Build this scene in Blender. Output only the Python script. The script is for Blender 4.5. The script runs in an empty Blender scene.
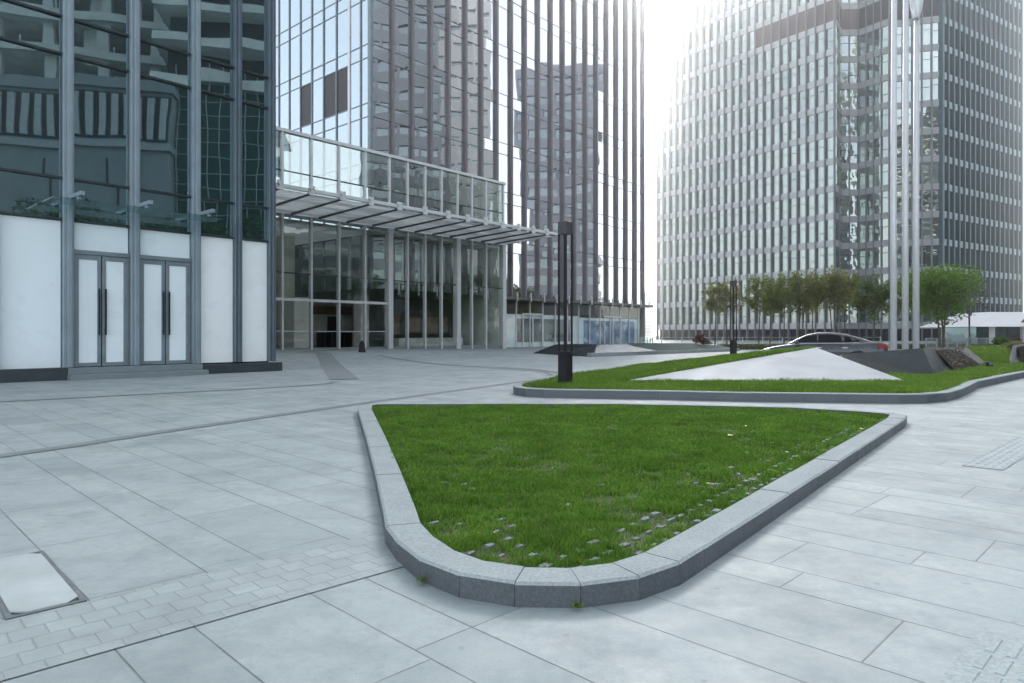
import bpy, bmesh, math, random
import numpy as np
from mathutils import Vector, Matrix, noise

random.seed(7)
RNG = np.random.default_rng(7)
SC = bpy.context.scene
COL = SC.collection
R = math.radians

# ------------------------------------------------------------------ materials
class V:
    """tiny node-maths helper"""
    def __init__(s, nt, sock): s.nt, s.s = nt, sock
    def _m(s, op, b=None, c=None):
        n = s.nt.nodes.new('ShaderNodeMath'); n.operation = op
        for i, a in enumerate((s, b, c)):
            if a is None: continue
            if isinstance(a, V): s.nt.links.new(a.s, n.inputs[i])
            else: n.inputs[i].default_value = a
        return V(s.nt, n.outputs[0])
    def __add__(s, b): return s._m('ADD', b)
    def __sub__(s, b): return s._m('SUBTRACT', b)
    def __mul__(s, b): return s._m('MULTIPLY', b)
    def __truediv__(s, b): return s._m('DIVIDE', b)
    def floor(s): return s._m('FLOOR')
    def fract(s): return s._m('FRACT')
    def lt(s, b): return s._m('LESS_THAN', b)
    def gt(s, b): return s._m('GREATER_THAN', b)
    def min(s, b): return s._m('MINIMUM', b)
    def max(s, b): return s._m('MAXIMUM', b)
    def rnd(s, off=0.0):
        n = s.nt.nodes.new('ShaderNodeTexWhiteNoise'); n.noise_dimensions = '1D'
        s.nt.links.new((s + off).s, n.inputs['W'])
        return V(s.nt, n.outputs['Value'])

def new_mat(name):
    m = bpy.data.materials.new(name); m.use_nodes = True
    nt = m.node_tree
    return m, nt, nt.nodes['Principled BSDF'], nt.nodes['Material Output']

def ramp_mix(nt, fac, c1, c2):
    n = nt.nodes.new('ShaderNodeMix'); n.data_type = 'RGBA'
    if isinstance(fac, V): nt.links.new(fac.s, n.inputs[0])
    elif hasattr(fac, 'is_output'): nt.links.new(fac, n.inputs[0])
    else: n.inputs[0].default_value = fac
    for i, c in ((6, c1), (7, c2)):
        if isinstance(c, tuple): n.inputs[i].default_value = (*c[:3], 1)
        else: nt.links.new(c, n.inputs[i])
    return n.outputs[2]

def ntex(nt, scale, detail=4, coord='Object', stretch=None, rough=.55):
    tc = nt.nodes.new('ShaderNodeTexCoord')
    n = nt.nodes.new('ShaderNodeTexNoise'); n.inputs['Scale'].default_value = scale
    n.inputs['Detail'].default_value = detail; n.inputs['Roughness'].default_value = rough
    src = tc.outputs[coord]
    if stretch:
        mp = nt.nodes.new('ShaderNodeMapping'); mp.inputs['Scale'].default_value = stretch
        nt.links.new(src, mp.inputs[0]); src = mp.outputs[0]
    nt.links.new(src, n.inputs['Vector'])
    return n.outputs['Fac']

def remap(nt, sock, a, b, c=0.0, d=1.0):
    n = nt.nodes.new('ShaderNodeMapRange')
    nt.links.new(sock, n.inputs[0])
    for i, v in enumerate((a, b, c, d)): n.inputs[i + 1].default_value = v
    return n.outputs[0]

def bump(nt, bsdf, sock, dist, strength=1.0):
    b = nt.nodes.new('ShaderNodeBump'); b.inputs['Distance'].default_value = dist
    b.inputs['Strength'].default_value = strength
    nt.links.new(sock, b.inputs['Height'])
    nt.links.new(b.outputs[0], bsdf.inputs['Normal'])

def mat(name, col, rough=.6, metal=0.0, var=.15, scale=3.0, bscale=0, bdist=.002, spec=.5, coat=0, fine=0):
    m, nt, p, o = new_mat(name)
    lo = tuple(max(0, c * (1 - var)) for c in col); hi = tuple(min(1, c * (1 + var)) for c in col)
    f = remap(nt, ntex(nt, scale), .3, .7)
    c = ramp_mix(nt, f, lo, hi)
    if fine:
        f2 = remap(nt, ntex(nt, fine, 2), .35, .65)
        c2 = ramp_mix(nt, f2, tuple(x * .84 for x in lo), tuple(min(1, x * 1.08) for x in hi))
        c = ramp_mix(nt, .5, c, c2)
    nt.links.new(c, p.inputs['Base Color'])
    nt.links.new(remap(nt, ntex(nt, scale * 2.3), .3, .7, max(0, rough - .07), min(1, rough + .07)), p.inputs['Roughness'])
    p.inputs['Metallic'].default_value = metal
    p.inputs['Specular IOR Level'].default_value = spec
    if coat: p.inputs['Coat Weight'].default_value = coat; p.inputs['Coat Roughness'].default_value = .05
    if bscale: bump(nt, p, ntex(nt, bscale), bdist)
    return m

def coated_glass(name, base, tint, fac, wob=.012, wscale=.55, stretch=None, rough=.012, var=.3):
    """opaque curtain-wall glass: dark body plus a strong, slightly wavy mirror"""
    m, nt, p, o = new_mat(name)
    f = remap(nt, ntex(nt, .35, 2), .3, .7)
    c = ramp_mix(nt, f, tuple(x * (1 - var) for x in base), tuple(x * (1 + var) for x in base))
    nt.links.new(c, p.inputs['Base Color']); p.inputs['Roughness'].default_value = .25
    g = nt.nodes.new('ShaderNodeBsdfGlossy'); g.inputs['Color'].default_value = (*tint, 1)
    g.inputs['Roughness'].default_value = rough
    bp = nt.nodes.new('ShaderNodeBump'); bp.inputs['Distance'].default_value = wob
    nt.links.new(ntex(nt, wscale, 1, stretch=stretch), bp.inputs['Height'])
    nt.links.new(bp.outputs[0], g.inputs['Normal'])
    fr = nt.nodes.new('ShaderNodeFresnel'); fr.inputs['IOR'].default_value = 1.5
    ff = V(nt, fr.outputs[0]) * (1 - fac) + fac
    mx = nt.nodes.new('ShaderNodeMixShader')
    nt.links.new(ff.min(1.0).s, mx.inputs[0]); nt.links.new(p.outputs[0], mx.inputs[1]); nt.links.new(g.outputs[0], mx.inputs[2])
    nt.links.new(mx.outputs[0], o.inputs['Surface'])
    return m

def clear_glass(name, tint, refl, wob=.006, wscale=.8):
    m, nt, p, o = new_mat(name); nt.nodes.remove(p)
    t = nt.nodes.new('ShaderNodeBsdfTransparent'); t.inputs['Color'].default_value = (*tint, 1)
    g = nt.nodes.new('ShaderNodeBsdfGlossy'); g.inputs['Roughness'].default_value = .005
    g.inputs['Color'].default_value = (.92, .97, .95, 1)
    bp = nt.nodes.new('ShaderNodeBump'); bp.inputs['Distance'].default_value = wob
    nt.links.new(ntex(nt, wscale, 2), bp.inputs['Height']); nt.links.new(bp.outputs[0], g.inputs['Normal'])
    fr = nt.nodes.new('ShaderNodeFresnel'); fr.inputs['IOR'].default_value = 1.5
    mx = nt.nodes.new('ShaderNodeMixShader')
    ge = nt.nodes.new('ShaderNodeNewGeometry'); front = V(nt, ge.outputs['Backfacing']) * -1.0 + 1.0
    nt.links.new(((V(nt, fr.outputs[0]) * (1 - refl) + refl).min(1.0) * front).s, mx.inputs[0])
    nt.links.new(t.outputs[0], mx.inputs[1]); nt.links.new(g.outputs[0], mx.inputs[2])
    nt.links.new(mx.outputs[0], o.inputs['Surface'])
    return m

def frosted(name, col, tr):
    m, nt, p, o = new_mat(name)
    c = ramp_mix(nt, remap(nt, ntex(nt, 1.6, 4), .3, .7), tuple(x * .75 for x in col), col)
    nt.links.new(c, p.inputs['Base Color']); p.inputs['Roughness'].default_value = .5
    t = nt.nodes.new('ShaderNodeBsdfTranslucent'); nt.links.new(c, t.inputs[0])
    mx = nt.nodes.new('ShaderNodeMixShader'); mx.inputs[0].default_value = tr
    nt.links.new(p.outputs[0], mx.inputs[1]); nt.links.new(t.outputs[0], mx.inputs[2]); nt.links.new(mx.outputs[0], o.inputs['Surface'])
    return m

def paving_mat():
    m, nt, p, o = new_mat('granite_paving')
    tc = nt.nodes.new('ShaderNodeTexCoord'); sp = nt.nodes.new('ShaderNodeSeparateXYZ')
    nt.links.new(tc.outputs['Object'], sp.inputs[0])
    X, Y = V(nt, sp.outputs[0]), V(nt, sp.outputs[1])
    pp = (X + Y) * .70711; q = (Y - X) * .70711
    far = q.gt(2.67)
    P = (pp - .69 - (V(nt, far.s) * -0.19 + .19)) / .67          # row pairs: a wide and a narrow course
    pi, pf = P.floor(), P.fract()
    narrow = pf.gt(.642)
    row = pi * 2.0 + narrow
    dp = (pf.min(pf * -1.0 + 1.0)).min((pf - .642)._m('ABSOLUTE')) * .67
    L = V(nt, far.s) * -.42 + 1.30
    qq = (q - 2.93) / L + row.rnd(.37) * (narrow * .0 + 1.0)
    qi, qf = qq.floor(), qq.fract()
    dq = qf.min(qf * -1.0 + 1.0) * L
    d = dp.min(dq)
    # scuffed pale patches
    joint = V(nt, remap(nt, dp.s, .0016, .0038, 1, 0)).max(V(nt, remap(nt, dq.s, .0014, .0032, .75, 0)))
    tone = (row * 17.13 + qi * 5.71).rnd(.11)
    big = remap(nt, ntex(nt, .28, 5), .3, .7)
    mid = remap(nt, ntex(nt, 2.3, 5, rough=.65), .28, .72)
    fine = remap(nt, ntex(nt, 90, 2), .3, .7); speck = remap(nt, ntex(nt, 16, 7, rough=.8), .42, .62)
    c = ramp_mix(nt, tone, (.225, .266, .270), (.325, .366, .368))
    c = ramp_mix(nt, V(nt, speck) * .45, c, (.165, .20, .206))
    c = ramp_mix(nt, V(nt, mid) * .6, c, (.205, .25, .26))
    c = ramp_mix(nt, V(nt, big) * .40, c, (.385, .43, .435))
    c = ramp_mix(nt, V(nt, remap(nt, ntex(nt, 130, 3, rough=.8), .42, .6)) * .35, c, (.21, .255, .27))
    # grime gathers beside the joints, with an irregular width, and in blotches
    g = V(nt, remap(nt, d.s, .0, .05, 1, 0)) * V(nt, remap(nt, ntex(nt, 6, 4), .42, .72))
    c = ramp_mix(nt, g * .55, c, (.22, .25, .26))
    blot = V(nt, remap(nt, ntex(nt, 1.3, 8, rough=.75), .46, .64))
    c = ramp_mix(nt, blot * .62, c, (.150, .186, .192))
    spots = V(nt, remap(nt, ntex(nt, 14, 1), .72, .78))
    c = ramp_mix(nt, spots * .6, c, (.17, .19, .2))
    c = ramp_mix(nt, joint * (V(nt, remap(nt, ntex(nt, 3, 3), .3, .6, .32, .8))), c, (.07, .085, .095))
    nt.links.new(c, p.inputs['Base Color'])
    nt.links.new(remap(nt, ntex(nt, 4, 4), .3, .7, .55, .75), p.inputs['Roughness'])
    p.inputs['Specular IOR Level'].default_value = .32
    h = joint * -1.0 + V(nt, fine) * .12 + tone * .25
    bump(nt, p, h.s, .003)
    return m

def cell_mat(name, w, h, ang, cols, mortar=(.215, .252, .26), ms=.0035, off=.5):
    """small setts laid in bond, in world units"""
    m, nt, p, o = new_mat(name)
    tc = nt.nodes.new('ShaderNodeTexCoord'); mp = nt.nodes.new('ShaderNodeMapping'); mp.vector_type = 'POINT'
    mp.inputs['Rotation'].default_value = (0, 0, -ang)
    nt.links.new(tc.outputs['Object'], mp.inputs[0])
    b = nt.nodes.new('ShaderNodeTexBrick'); b.inputs['Scale'].default_value = 1
    b.inputs['Brick Width'].default_value = w; b.inputs['Row Height'].default_value = h
    b.inputs['Mortar Size'].default_value = ms; b.inputs['Mortar Smooth'].default_value = .4
    b.offset = off; b.squash = 1
    b.inputs['Color1'].default_value = (*cols[0], 1); b.inputs['Color2'].default_value = (*cols[1], 1)
    b.inputs['Mortar'].default_value = (*mortar, 1)
    nt.links.new(mp.outputs[0], b.inputs[0])
    c = ramp_mix(nt, V(nt, remap(nt, ntex(nt, 3.5, 6, rough=.7), .35, .7)) * .8, b.outputs['Color'], tuple(x * .72 for x in cols[0]))
    c = ramp_mix(nt, V(nt, remap(nt, ntex(nt, 80, 2), .3, .7)) * .2, c, (.25, .27, .28))
    nt.links.new(c, p.inputs['Base Color']); p.inputs['Roughness'].default_value = .6
    bump(nt, p, b.outputs['Fac'], -.003)
    return m

def leaf_mat(name, c1, c2, trans=.35, scale=1.2, straw=0):
    m, nt, p, o = new_mat(name)
    geo = nt.nodes.new('ShaderNodeNewGeometry')
    c = ramp_mix(nt, geo.outputs['Random Per Island'], c1, c2)
    c = ramp_mix(nt, V(nt, remap(nt, ntex(nt, scale, 3), .35, .65)) * .5, c, tuple(x * .6 for x in c1))
    if straw:
        k = V(nt, geo.outputs['Random Per Island']) * 13.7; c = ramp_mix(nt, k.fract().gt(1 - straw), c, (.30, .27, .10))
    nt.links.new(c, p.inputs['Base Color']); p.inputs['Roughness'].default_value = .55
    p.inputs['Specular IOR Level'].default_value = .3
    tr = nt.nodes.new('ShaderNodeBsdfTranslucent'); nt.links.new(c, tr.inputs[0])
    mx = nt.nodes.new('ShaderNodeMixShader'); mx.inputs[0].default_value = trans
    nt.links.new(p.outputs[0], mx.inputs[1]); nt.links.new(tr.outputs[0], mx.inputs[2])
    nt.links.new(mx.outputs[0], o.inputs['Surface'])
    return m

M = {}
M['paving'] = paving_mat()
M['setts'] = cell_mat('small_setts', .105, .104, R(44), ((.235, .280, .288), (.285, .33, .336)))
M['dark_band'] = mat('dark_granite_band', (.145, .172, .178), .7, var=.2, scale=4, fine=60)
M['tactile'] = mat('tactile_paving', (.235, .28, .29), .7, var=.15, scale=5, fine=70)
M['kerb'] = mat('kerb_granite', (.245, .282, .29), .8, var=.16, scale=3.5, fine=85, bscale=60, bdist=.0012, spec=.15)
M['kerb_shade_face'] = mat('kerb_granite_shaded', (.066, .078, .09), .5, var=.25, scale=3.5, fine=85, bscale=60, bdist=.0012)  # same granite darkened, so the backlit front's shade is in its colour
M['black_stone'] = mat('black_granite', (.019, .026, .029), .45, var=.6, scale=1.6, fine=30, spec=.02)
M['plinth_stone'] = mat('plinth_granite', (.032, .042, .05), .35, var=.4, scale=6, fine=50)
M['step_stone'] = mat('step_granite', (.16, .20, .215), .5, var=.15, scale=3, fine=60)
M['white_stone'] = mat('white_stone', (.29, .315, .335), .65, var=.13, scale=1.3)
M['grey_stone'] = mat('grey_stone', (.2, .215, .23), .5, var=.2, scale=2, fine=40)
M['soil'] = mat('lawn_soil', (.045, .06, .02), .9, var=.4, scale=6, bscale=30, bdist=.01)
M['paver_block'] = mat('paver_block', (.135, .16, .15), .9, var=.4, scale=25, fine=70)
M['mullion'] = mat('mullion_metal', (.23, .29, .33), .4, .35, var=.10, scale=1.5)
M['mullion_dark'] = mat('mullion_dark_metal', (.10, .135, .165), .35, .4, var=.12, scale=1.5)
M['transom'] = mat('transom_metal', (.03, .04, .045), .4, .3, var=.2)
M['frost'] = mat('frosted_panel', (.72, .81, .85), .3, var=.035, scale=.5, spec=.5)
M['frost_white'] = mat('frosted_white_panel', (.80, .85, .87), .3, var=.03, scale=.5)
M['door_frame'] = mat('door_frame_metal', (.21, .26, .29), .35, .4, var=.1)
M['handle'] = mat('dark_handle', (.02, .03, .035), .35, .6)
M['white_metal'] = mat('white_metal', (.58, .60, .61), .4, .2, var=.06)
M['soffit'] = frosted('canopy_soffit', (.66, .67, .66), .62)
M['soffit_dark'] = mat('canopy_rib', (.055, .06, .062), .5, .3)
M['fin'] = mat('tower_fin_metal', (.175, .168, .178), .45, .3, var=.1, scale=.6)
M['fin_side'] = mat('ledge_metal', (.11, .11, .11), .5, .3)
M['core'] = mat('dark_core', (.025, .03, .033), .8)
M['panel_dark'] = mat('dark_louvre_panel', (.045, .042, .048), .6, var=.15)
M['store_glass'] = coated_glass('store_glass', (.010, .026, .032), (.46, .64, .69), .31, wob=.005, wscale=.5)
M['tower_glass'] = coated_glass('tower_glass', (.05, .055, .06), (.86, .88, .92), .64, wob=.010, wscale=.35, stretch=(.7, .7, 1.3))
M['tower_side_glass'] = coated_glass('tower_side_glass', (.05, .07, .085), (.72, .85, .92), .52, wob=.006, wscale=.4)
M['rt_glass_a'] = coated_glass('office_glass', (.08, .11, .10), (.78, .89, .84), .38, wob=.02, wscale=.7)
M['rt_glass_b'] = coated_glass('office_glass_pale', (.17, .22, .21), (.78, .89, .86), .32, wob=.02, wscale=.7)
M['rt_glass_c'] = coated_glass('office_glass_dark', (.035, .06, .062), (.7, .8, .8), .34, wob=.02, wscale=.7)
M['rt_glass_d'] = coated_glass('office_side_glass', (.010, .045, .055), (.30, .55, .62), .14, wob=.015, wscale=.7)
M['rt_band'] = mat('office_spandrel', (.50, .515, .535), .55, var=.08, scale=.4)
M['rt_band_dark'] = mat('office_spandrel_grey', (.34, .35, .37), .55, var=.08, scale=.4)
M['rt_pil'] = mat('office_pilaster', (.19, .20, .22), .5, var=.08, scale=.3)
M['rt_pil_dark'] = mat('office_pilaster_dark', (.018, .07, .088), .5, var=.08, scale=.3)
M['louvre'] = mat('brown_louvre', (.11, .088, .09), .6, var=.1)
M['louvre_dark'] = mat('grey_louvre', (.04, .05, .06), .6, var=.1)
M['lobby_glass'] = clear_glass('lobby_glass', (.94, .97, .95), .08)
M['upper_glass'] = clear_glass('parapet_glass', (.62, .7, .69), .36, wob=.010, wscale=.45)
M['rail_glass'] = clear_glass('rail_glass', (.95, .975, .97), .05)
M['awning_glass'] = clear_glass('awning_glass', (.75, .85, .86), .06)
M['beige'] = mat('beige_stone', (.70, .67, .61), .5, var=.08, scale=2)
M['lobby_wall'] = mat('lobby_wall', (.50, .53, .50), .6, var=.1)
M['lobby_floor'] = mat('lobby_floor', (.48, .49, .49), .2)
M['lobby_ceil'] = mat('lobby_ceiling', (.6, .6, .57), .8)
M['warm_panel'] = mat('warm_wood_panel', (.16, .10, .05), .5, var=.4, scale=2)
M['lamp_black'] = mat('lamp_dark_metal', (.022, .022, .026), .5, .0, var=.2, spec=.1)
M['pole'] = mat('flagpole_metal', (.52, .54, .56), .5, .2, var=.03)
M['flag'] = mat('flag_cloth', (.7, .71, .73), .8)
M['bark'] = mat('bark', (.075, .06, .05), .85, var=.3, scale=6, bscale=15, bdist=.01)
M['rail'] = mat('railing_metal', (.42, .46, .47), .4, .4)
M['red_awning'] = mat('dark_red_awning', (.13, .03, .04), .7)
M['white_canopy'] = mat('white_canopy', (.72, .73, .74), .5, var=.04)
M['concrete'] = mat('raw_concrete', (.75, .76, .73), .8, var=.2, scale=.5)
M['hall_grey'] = mat('hall_cladding', (.24, .27, .29), .7, var=.2, scale=.35)
M['hall_light'] = mat('hall_slat', (.42, .45, .47), .7)
M['net'] = mat('green_net', (.012, .055, .04), .85, var=.35, scale=.8)
M['blk_white'] = mat('office_white_band', (.85, .83, .78), .6)
M['blk_dim'] = mat('office_dim_band', (.33, .35, .37), .7)
M['blk_grey'] = mat('office_grey_band', (.5, .5, .53), .7)
M['far_tower'] = mat('far_tower_wall', (.5, .53, .56), .8)
M['dark_void'] = mat('dark_opening', (.012, .013, .014), .8)

# ------------------------------------------------------------------ mesh helpers
class MB:
    def __init__(s): s.v, s.f, s.mi = [], [], []
    def quad(s, *p, mi=0):
        n = len(s.v); s.v += [tuple(x) for x in p]; s.f.append(tuple(range(n, n + len(p)))); s.mi.append(mi); return s
    def hexa(s, b, t, mi=0):
        n = len(s.v); k = len(b); s.v += [tuple(x) for x in b] + [tuple(x) for x in t]
        s.f.append(tuple(range(n + k - 1, n - 1, -1))); s.f.append(tuple(range(n + k, n + 2 * k)))
        for i in range(k):
            j = (i + 1) % k; s.f.append((n + i, n + j, n + k + j, n + k + i))
        s.mi += [mi] * (k + 2); return s
    def box(s, x0, x1, y0, y1, z0, z1, mi=0):
        return s.hexa([(x0, y0, z0), (x1, y0, z0), (x1, y1, z0), (x0, y1, z0)], [(x0, y0, z1), (x1, y0, z1), (x1, y1, z1), (x0, y1, z1)], mi)
    def tube(s, pts, rads, seg=8, cap=True, mi=0):
        rings = []
        pts = [Vector(p) for p in pts]
        for i, p in enumerate(pts):
            d = (pts[min(i + 1, len(pts) - 1)] - pts[max(i - 1, 0)]).normalized()
            a = d.orthogonal().normalized() if abs(d.z) < .9 else Vector((1, 0, 0)); a = (a - d * a.dot(d)).normalized(); b = d.cross(a)
            r = rads[i] if hasattr(rads, '__len__') else rads
            rings.append([p + (a * math.cos(t) + b * math.sin(t)) * r for t in [2 * math.pi * k / seg for k in range(seg)]])
        n = len(s.v)
        for rg in rings: s.v += [tuple(x) for x in rg]
        for i in range(len(rings) - 1):
            for k in range(seg):
                k2 = (k + 1) % seg; s.f.append((n + i * seg + k, n + i * seg + k2, n + (i + 1) * seg + k2, n + (i + 1) * seg + k)); s.mi.append(mi)
        if cap:
            s.f.append(tuple(range(n + seg - 1, n - 1, -1))); s.f.append(tuple(n + (len(rings) - 1) * seg + k for k in range(seg))); s.mi += [mi, mi]
        return s
    def loft(s, rings, cap=True, mi=0, close=True):
        n = len(s.v); k = len(rings[0])
        for rg in rings: s.v += [tuple(x) for x in rg]
        for i in range(len(rings) - 1):
            for j in range(k if close else k - 1):
                j2 = (j + 1) % k; s.f.append((n + i * k + j, n + i * k + j2, n + (i + 1) * k + j2, n + (i + 1) * k + j)); s.mi.append(mi)
        if cap:
            s.f.append(tuple(range(n + k - 1, n - 1, -1))); s.f.append(tuple(n + (len(rings) - 1) * k + j for j in range(k))); s.mi += [mi, mi]
        return s
    def build(s, name, mats, parent=None, loc=(0, 0, 0), smooth=False, bevel=0):
        me = bpy.data.meshes.new(name); me.from_pydata(s.v, [], s.f)
        mats = mats if isinstance(mats, (list, tuple)) else [mats]
        for m in mats: me.materials.append(m)
        if len(mats) > 1: me.polygons.foreach_set('material_index', s.mi)
        bm = bmesh.new(); bm.from_mesh(me); bmesh.ops.recalc_face_normals(bm, faces=bm.faces)
        if bevel:
            bmesh.ops.bevel(bm, geom=list(bm.edges), offset=bevel, segments=1, affect='EDGES', clamp_overlap=True)
        bm.to_mesh(me); bm.free()
        if smooth: me.polygons.foreach_set('use_smooth', [True] * len(me.polygons))
        o = bpy.data.objects.new(name, me); COL.objects.link(o); o.location = loc
        if parent: o.parent = parent
        return o

def empty(name, loc=(0, 0, 0), rz=0.0):
    o = bpy.data.objects.new(name, None); COL.objects.link(o); o.location = loc; o.rotation_euler = (0, 0, rz)
    o.empty_display_size = .2
    return o
def tag(o, label=None, cat=None, group=None, kind=None):
    for k, v in (('label', label), ('category', cat), ('group', group), ('kind', kind)):
        if v: o[k] = v
    return o
def copy_tree(o, parent=None):
    c = o.copy(); COL.objects.link(c)
    if parent: c.parent = parent
    for ch in list(o.children):
        copy_tree(ch, c)
    return c

# ------------------------------------------------------------------ frames
FA = math.atan2(.747, .665)                    # direction of all the facades on the left
DA = Vector((math.cos(FA), math.sin(FA), 0)); DB = Vector((-math.sin(FA), math.cos(FA), 0))
S0 = Vector((-6.43, 18.55, 0))                 # right-hand corner of the shop building
W0 = Vector((-.541, 46.2, 0))                  # right-hand corner of the entrance hall

def sst(a, b, x):
    t = min(1, max(0, (x - a) / (b - a))); return t * t * (3 - 2 * t)
def gz(x, y):
    """ground height: gentle rise to the hall doors, a sunken drive on the right"""
    u = (x - W0.x) * DA.x + (y - W0.y) * DA.y; v = (x - W0.x) * DB.x + (y - W0.y) * DB.y
    rise = .21 * sst(-15, -1.5, v) * sst(2, -15, u) * sst(-45, -30, u) * (1 if v < 40 else 0)
    if v > 20: rise *= max(0, 1 - (v - 20) / 15)
    d = math.hypot((x - 15.2) / 7.2, (y - 27.6) / 5.6)
    dip = -.42 * sst(1.0, .55, d)
    return rise + dip

# ------------------------------------------------------------------ ground
def axis(lo, hi, a, b, step):
    out = [a + i * step for i in range(int(round((b - a) / step)) + 1)]
    x = b; s = step
    while x < hi: s *= 1.5; x = min(hi, x + s); out.append(x)
    x = a; s = step
    while x > lo: s *= 1.5; x = max(lo, x - s); out.insert(0, x)
    return out
xs = axis(-340, 340, -30, 36, .75); ys = axis(-120, 420, -4, 60, .75)
g = MB(); g.v = [(x, y, gz(x, y)) for y in ys for x in xs]; nx = len(xs)
g.f = [(j * nx + i, j * nx + i + 1, (j + 1) * nx + i + 1, (j + 1) * nx + i) for j in range(len(ys) - 1) for i in range(nx - 1)]; g.mi = [0] * len(g.f)
tag(g.build('ground', M['paving'], smooth=True), kind='structure')

def ribbon(name, pts, w, m, dz=.006, step=.4):
    P = [Vector((p[0], p[1], 0)) for p in pts]; Q = []
    # catmull-rom through the points
    for i in range(len(P) - 1):
        p0, p1, p2, p3 = P[max(i - 1, 0)], P[i], P[i + 1], P[min(i + 2, len(P) - 1)]
        n = max(2, int((p2 - p1).length / step))
        for k in range(n):
            t = k / n
            Q.append(.5 * (2 * p1 + (p2 - p0) * t + (2 * p0 - 5 * p1 + 4 * p2 - p3) * t * t + (3 * p1 - p0 - 3 * p2 + p3) * t ** 3))
    Q.append(P[-1]); mb = MB(); L = []
    for i, q in enumerate(Q):
        d = (Q[min(i + 1, len(Q) - 1)] - Q[max(i - 1, 0)]).normalized(); nrm = Vector((-d.y, d.x, 0))
        for sgn in (-1, 1):
            a = q + nrm * sgn * w / 2; L.append((a.x, a.y, gz(a.x, a.y) + dz))
    mb.v = L; mb.f = [(2 * i, 2 * i + 1, 2 * i + 3, 2 * i + 2) for i in range(len(Q) - 1)]; mb.mi = [0] * len(mb.f)
    return tag(mb.build(name, m), kind='structure')
ribbon('paving_band', [(-6.2, 2.2), (-4.18, 5.58), (-3.6, 6.9), (-2.27, 9.62), (.17, 14.23), (2.9, 19.2)], .17, M['dark_band'])
ribbon('paving_band', [(-12, 6.0), (-7.53, 10.04), (-4.06, 13.13), (-3.75, 14.4)], .13, M['dark_band'], .0065)
ribbon('paving_band', [(-3.68, 15.0), (-5.4, 20.6), (-8.32, 30.0)], .62, M['dark_band'], .0105)
ribbon('paving_band', [(-9.3, 29.9), (-9.0, 33.0), (-8.1, 35.6)], .4, M['dark_band'], .0085)
ribbon('paving_band', [(-5.5, 28.3), (-2.3, 22.3), (.6, 19.2), (1.2, 17.2)], .12, M['dark_band'], .0125)
ribbon('paving_band', [(-.7, 19.9), (.7, 18.3), (.95, 16.4)], .1, M['dark_band'], .0145)

# strip of small setts crossing the foreground, in line with the slabs
def strip(name, a, b, d0, d1, m, dz):
    """sheet between two lines parallel to direction ang: offsets d0..d1 along its normal"""
    ang = R(44); t = Vector((math.cos(ang), math.sin(ang), 0)); n = Vector((-math.sin(ang), math.cos(ang), 0))
    mb = MB(); mb.quad(*[t * s + n * d + Vector((0, 0, dz)) for s, d in ((a, d0), (b, d0), (b, d1), (a, d1))])
    return tag(mb.build(name, m), kind='structure'), t, n
strip('sett_strip', -3.2, 2.05, 2.43, 2.93, M['setts'], .004)
for (a, b, d0, d1) in ((1.5, 2.75, .20, .56), (6.05, 9.5, 1.10, 1.36)):
    o, t, n = strip('tactile_strip', a, b, d0, d1, M['tactile'], .004)
    mb = MB(); s = a + .01; k = 0
    while s < b - .14:
        d = d0 + .012 + (0 if k % 2 else .0)
        while d < d1 - .02:
            mb.hexa([t * x + n * y + Vector((0, 0, .004)) for x, y in ((s, d), (s + .13, d), (s + .13, d + .028), (s, d + .028))],
                    [t * x + n * y + Vector((0, 0, .0068)) for x, y in ((s + .004, d + .004), (s + .126, d + .004), (s + .126, d + .024), (s + .004, d + .024))])
            d += .055
        s += .15; k += 1
    tag(mb.build('tactile_bars', M['tactile']), kind='structure')

# access cover let into the slabs at the left edge
M['cover_frame'] = mat('cover_frame', (.11, .13, .135), .6, .1, var=.3, scale=9)
def access_cover():
    root = empty('access_cover', (-1.955, 2.755, 0), R(44))
    tag(root, 'long narrow access cover with clipped corners and a dark metal frame at the left edge', 'access cover')
    f = MB(); A, B = .122, .405
    for x0, x1, y0, y1 in ((-A, A, -B, -B + .016), (-A, A, B - .016, B), (-A, -A + .02, -B + .016, B - .016), (A - .02, A, -B + .016, B - .016)): f.box(x0, x1, y0, y1, .001, .008)
    # dark recess
    f.quad((-A + .02, -B + .016, .003), (A - .02, -B + .016, .003), (A - .02, B - .016, .003), (-A + .02, B - .016, .003))
    f.build('frame', M['cover_frame'], root)
    a, b, c = A * 1 - .017, B * 1 - .015, .045
    out = [(-a + c, -b), (a - c, -b), (a, -b + c), (a, b - c), (a - c, b), (-a + c, b), (-a, b - c), (-a, -b + c)]
    MB().hexa([(x, y, .004) for x, y in out], [(x, y, .012) for x, y in out]).build('lid', M['cover_stone'], root, bevel=.002)
M['cover_stone'] = mat('cover_stone', (.30, .345, .352), .75, var=.16, scale=3)
access_cover()

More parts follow.
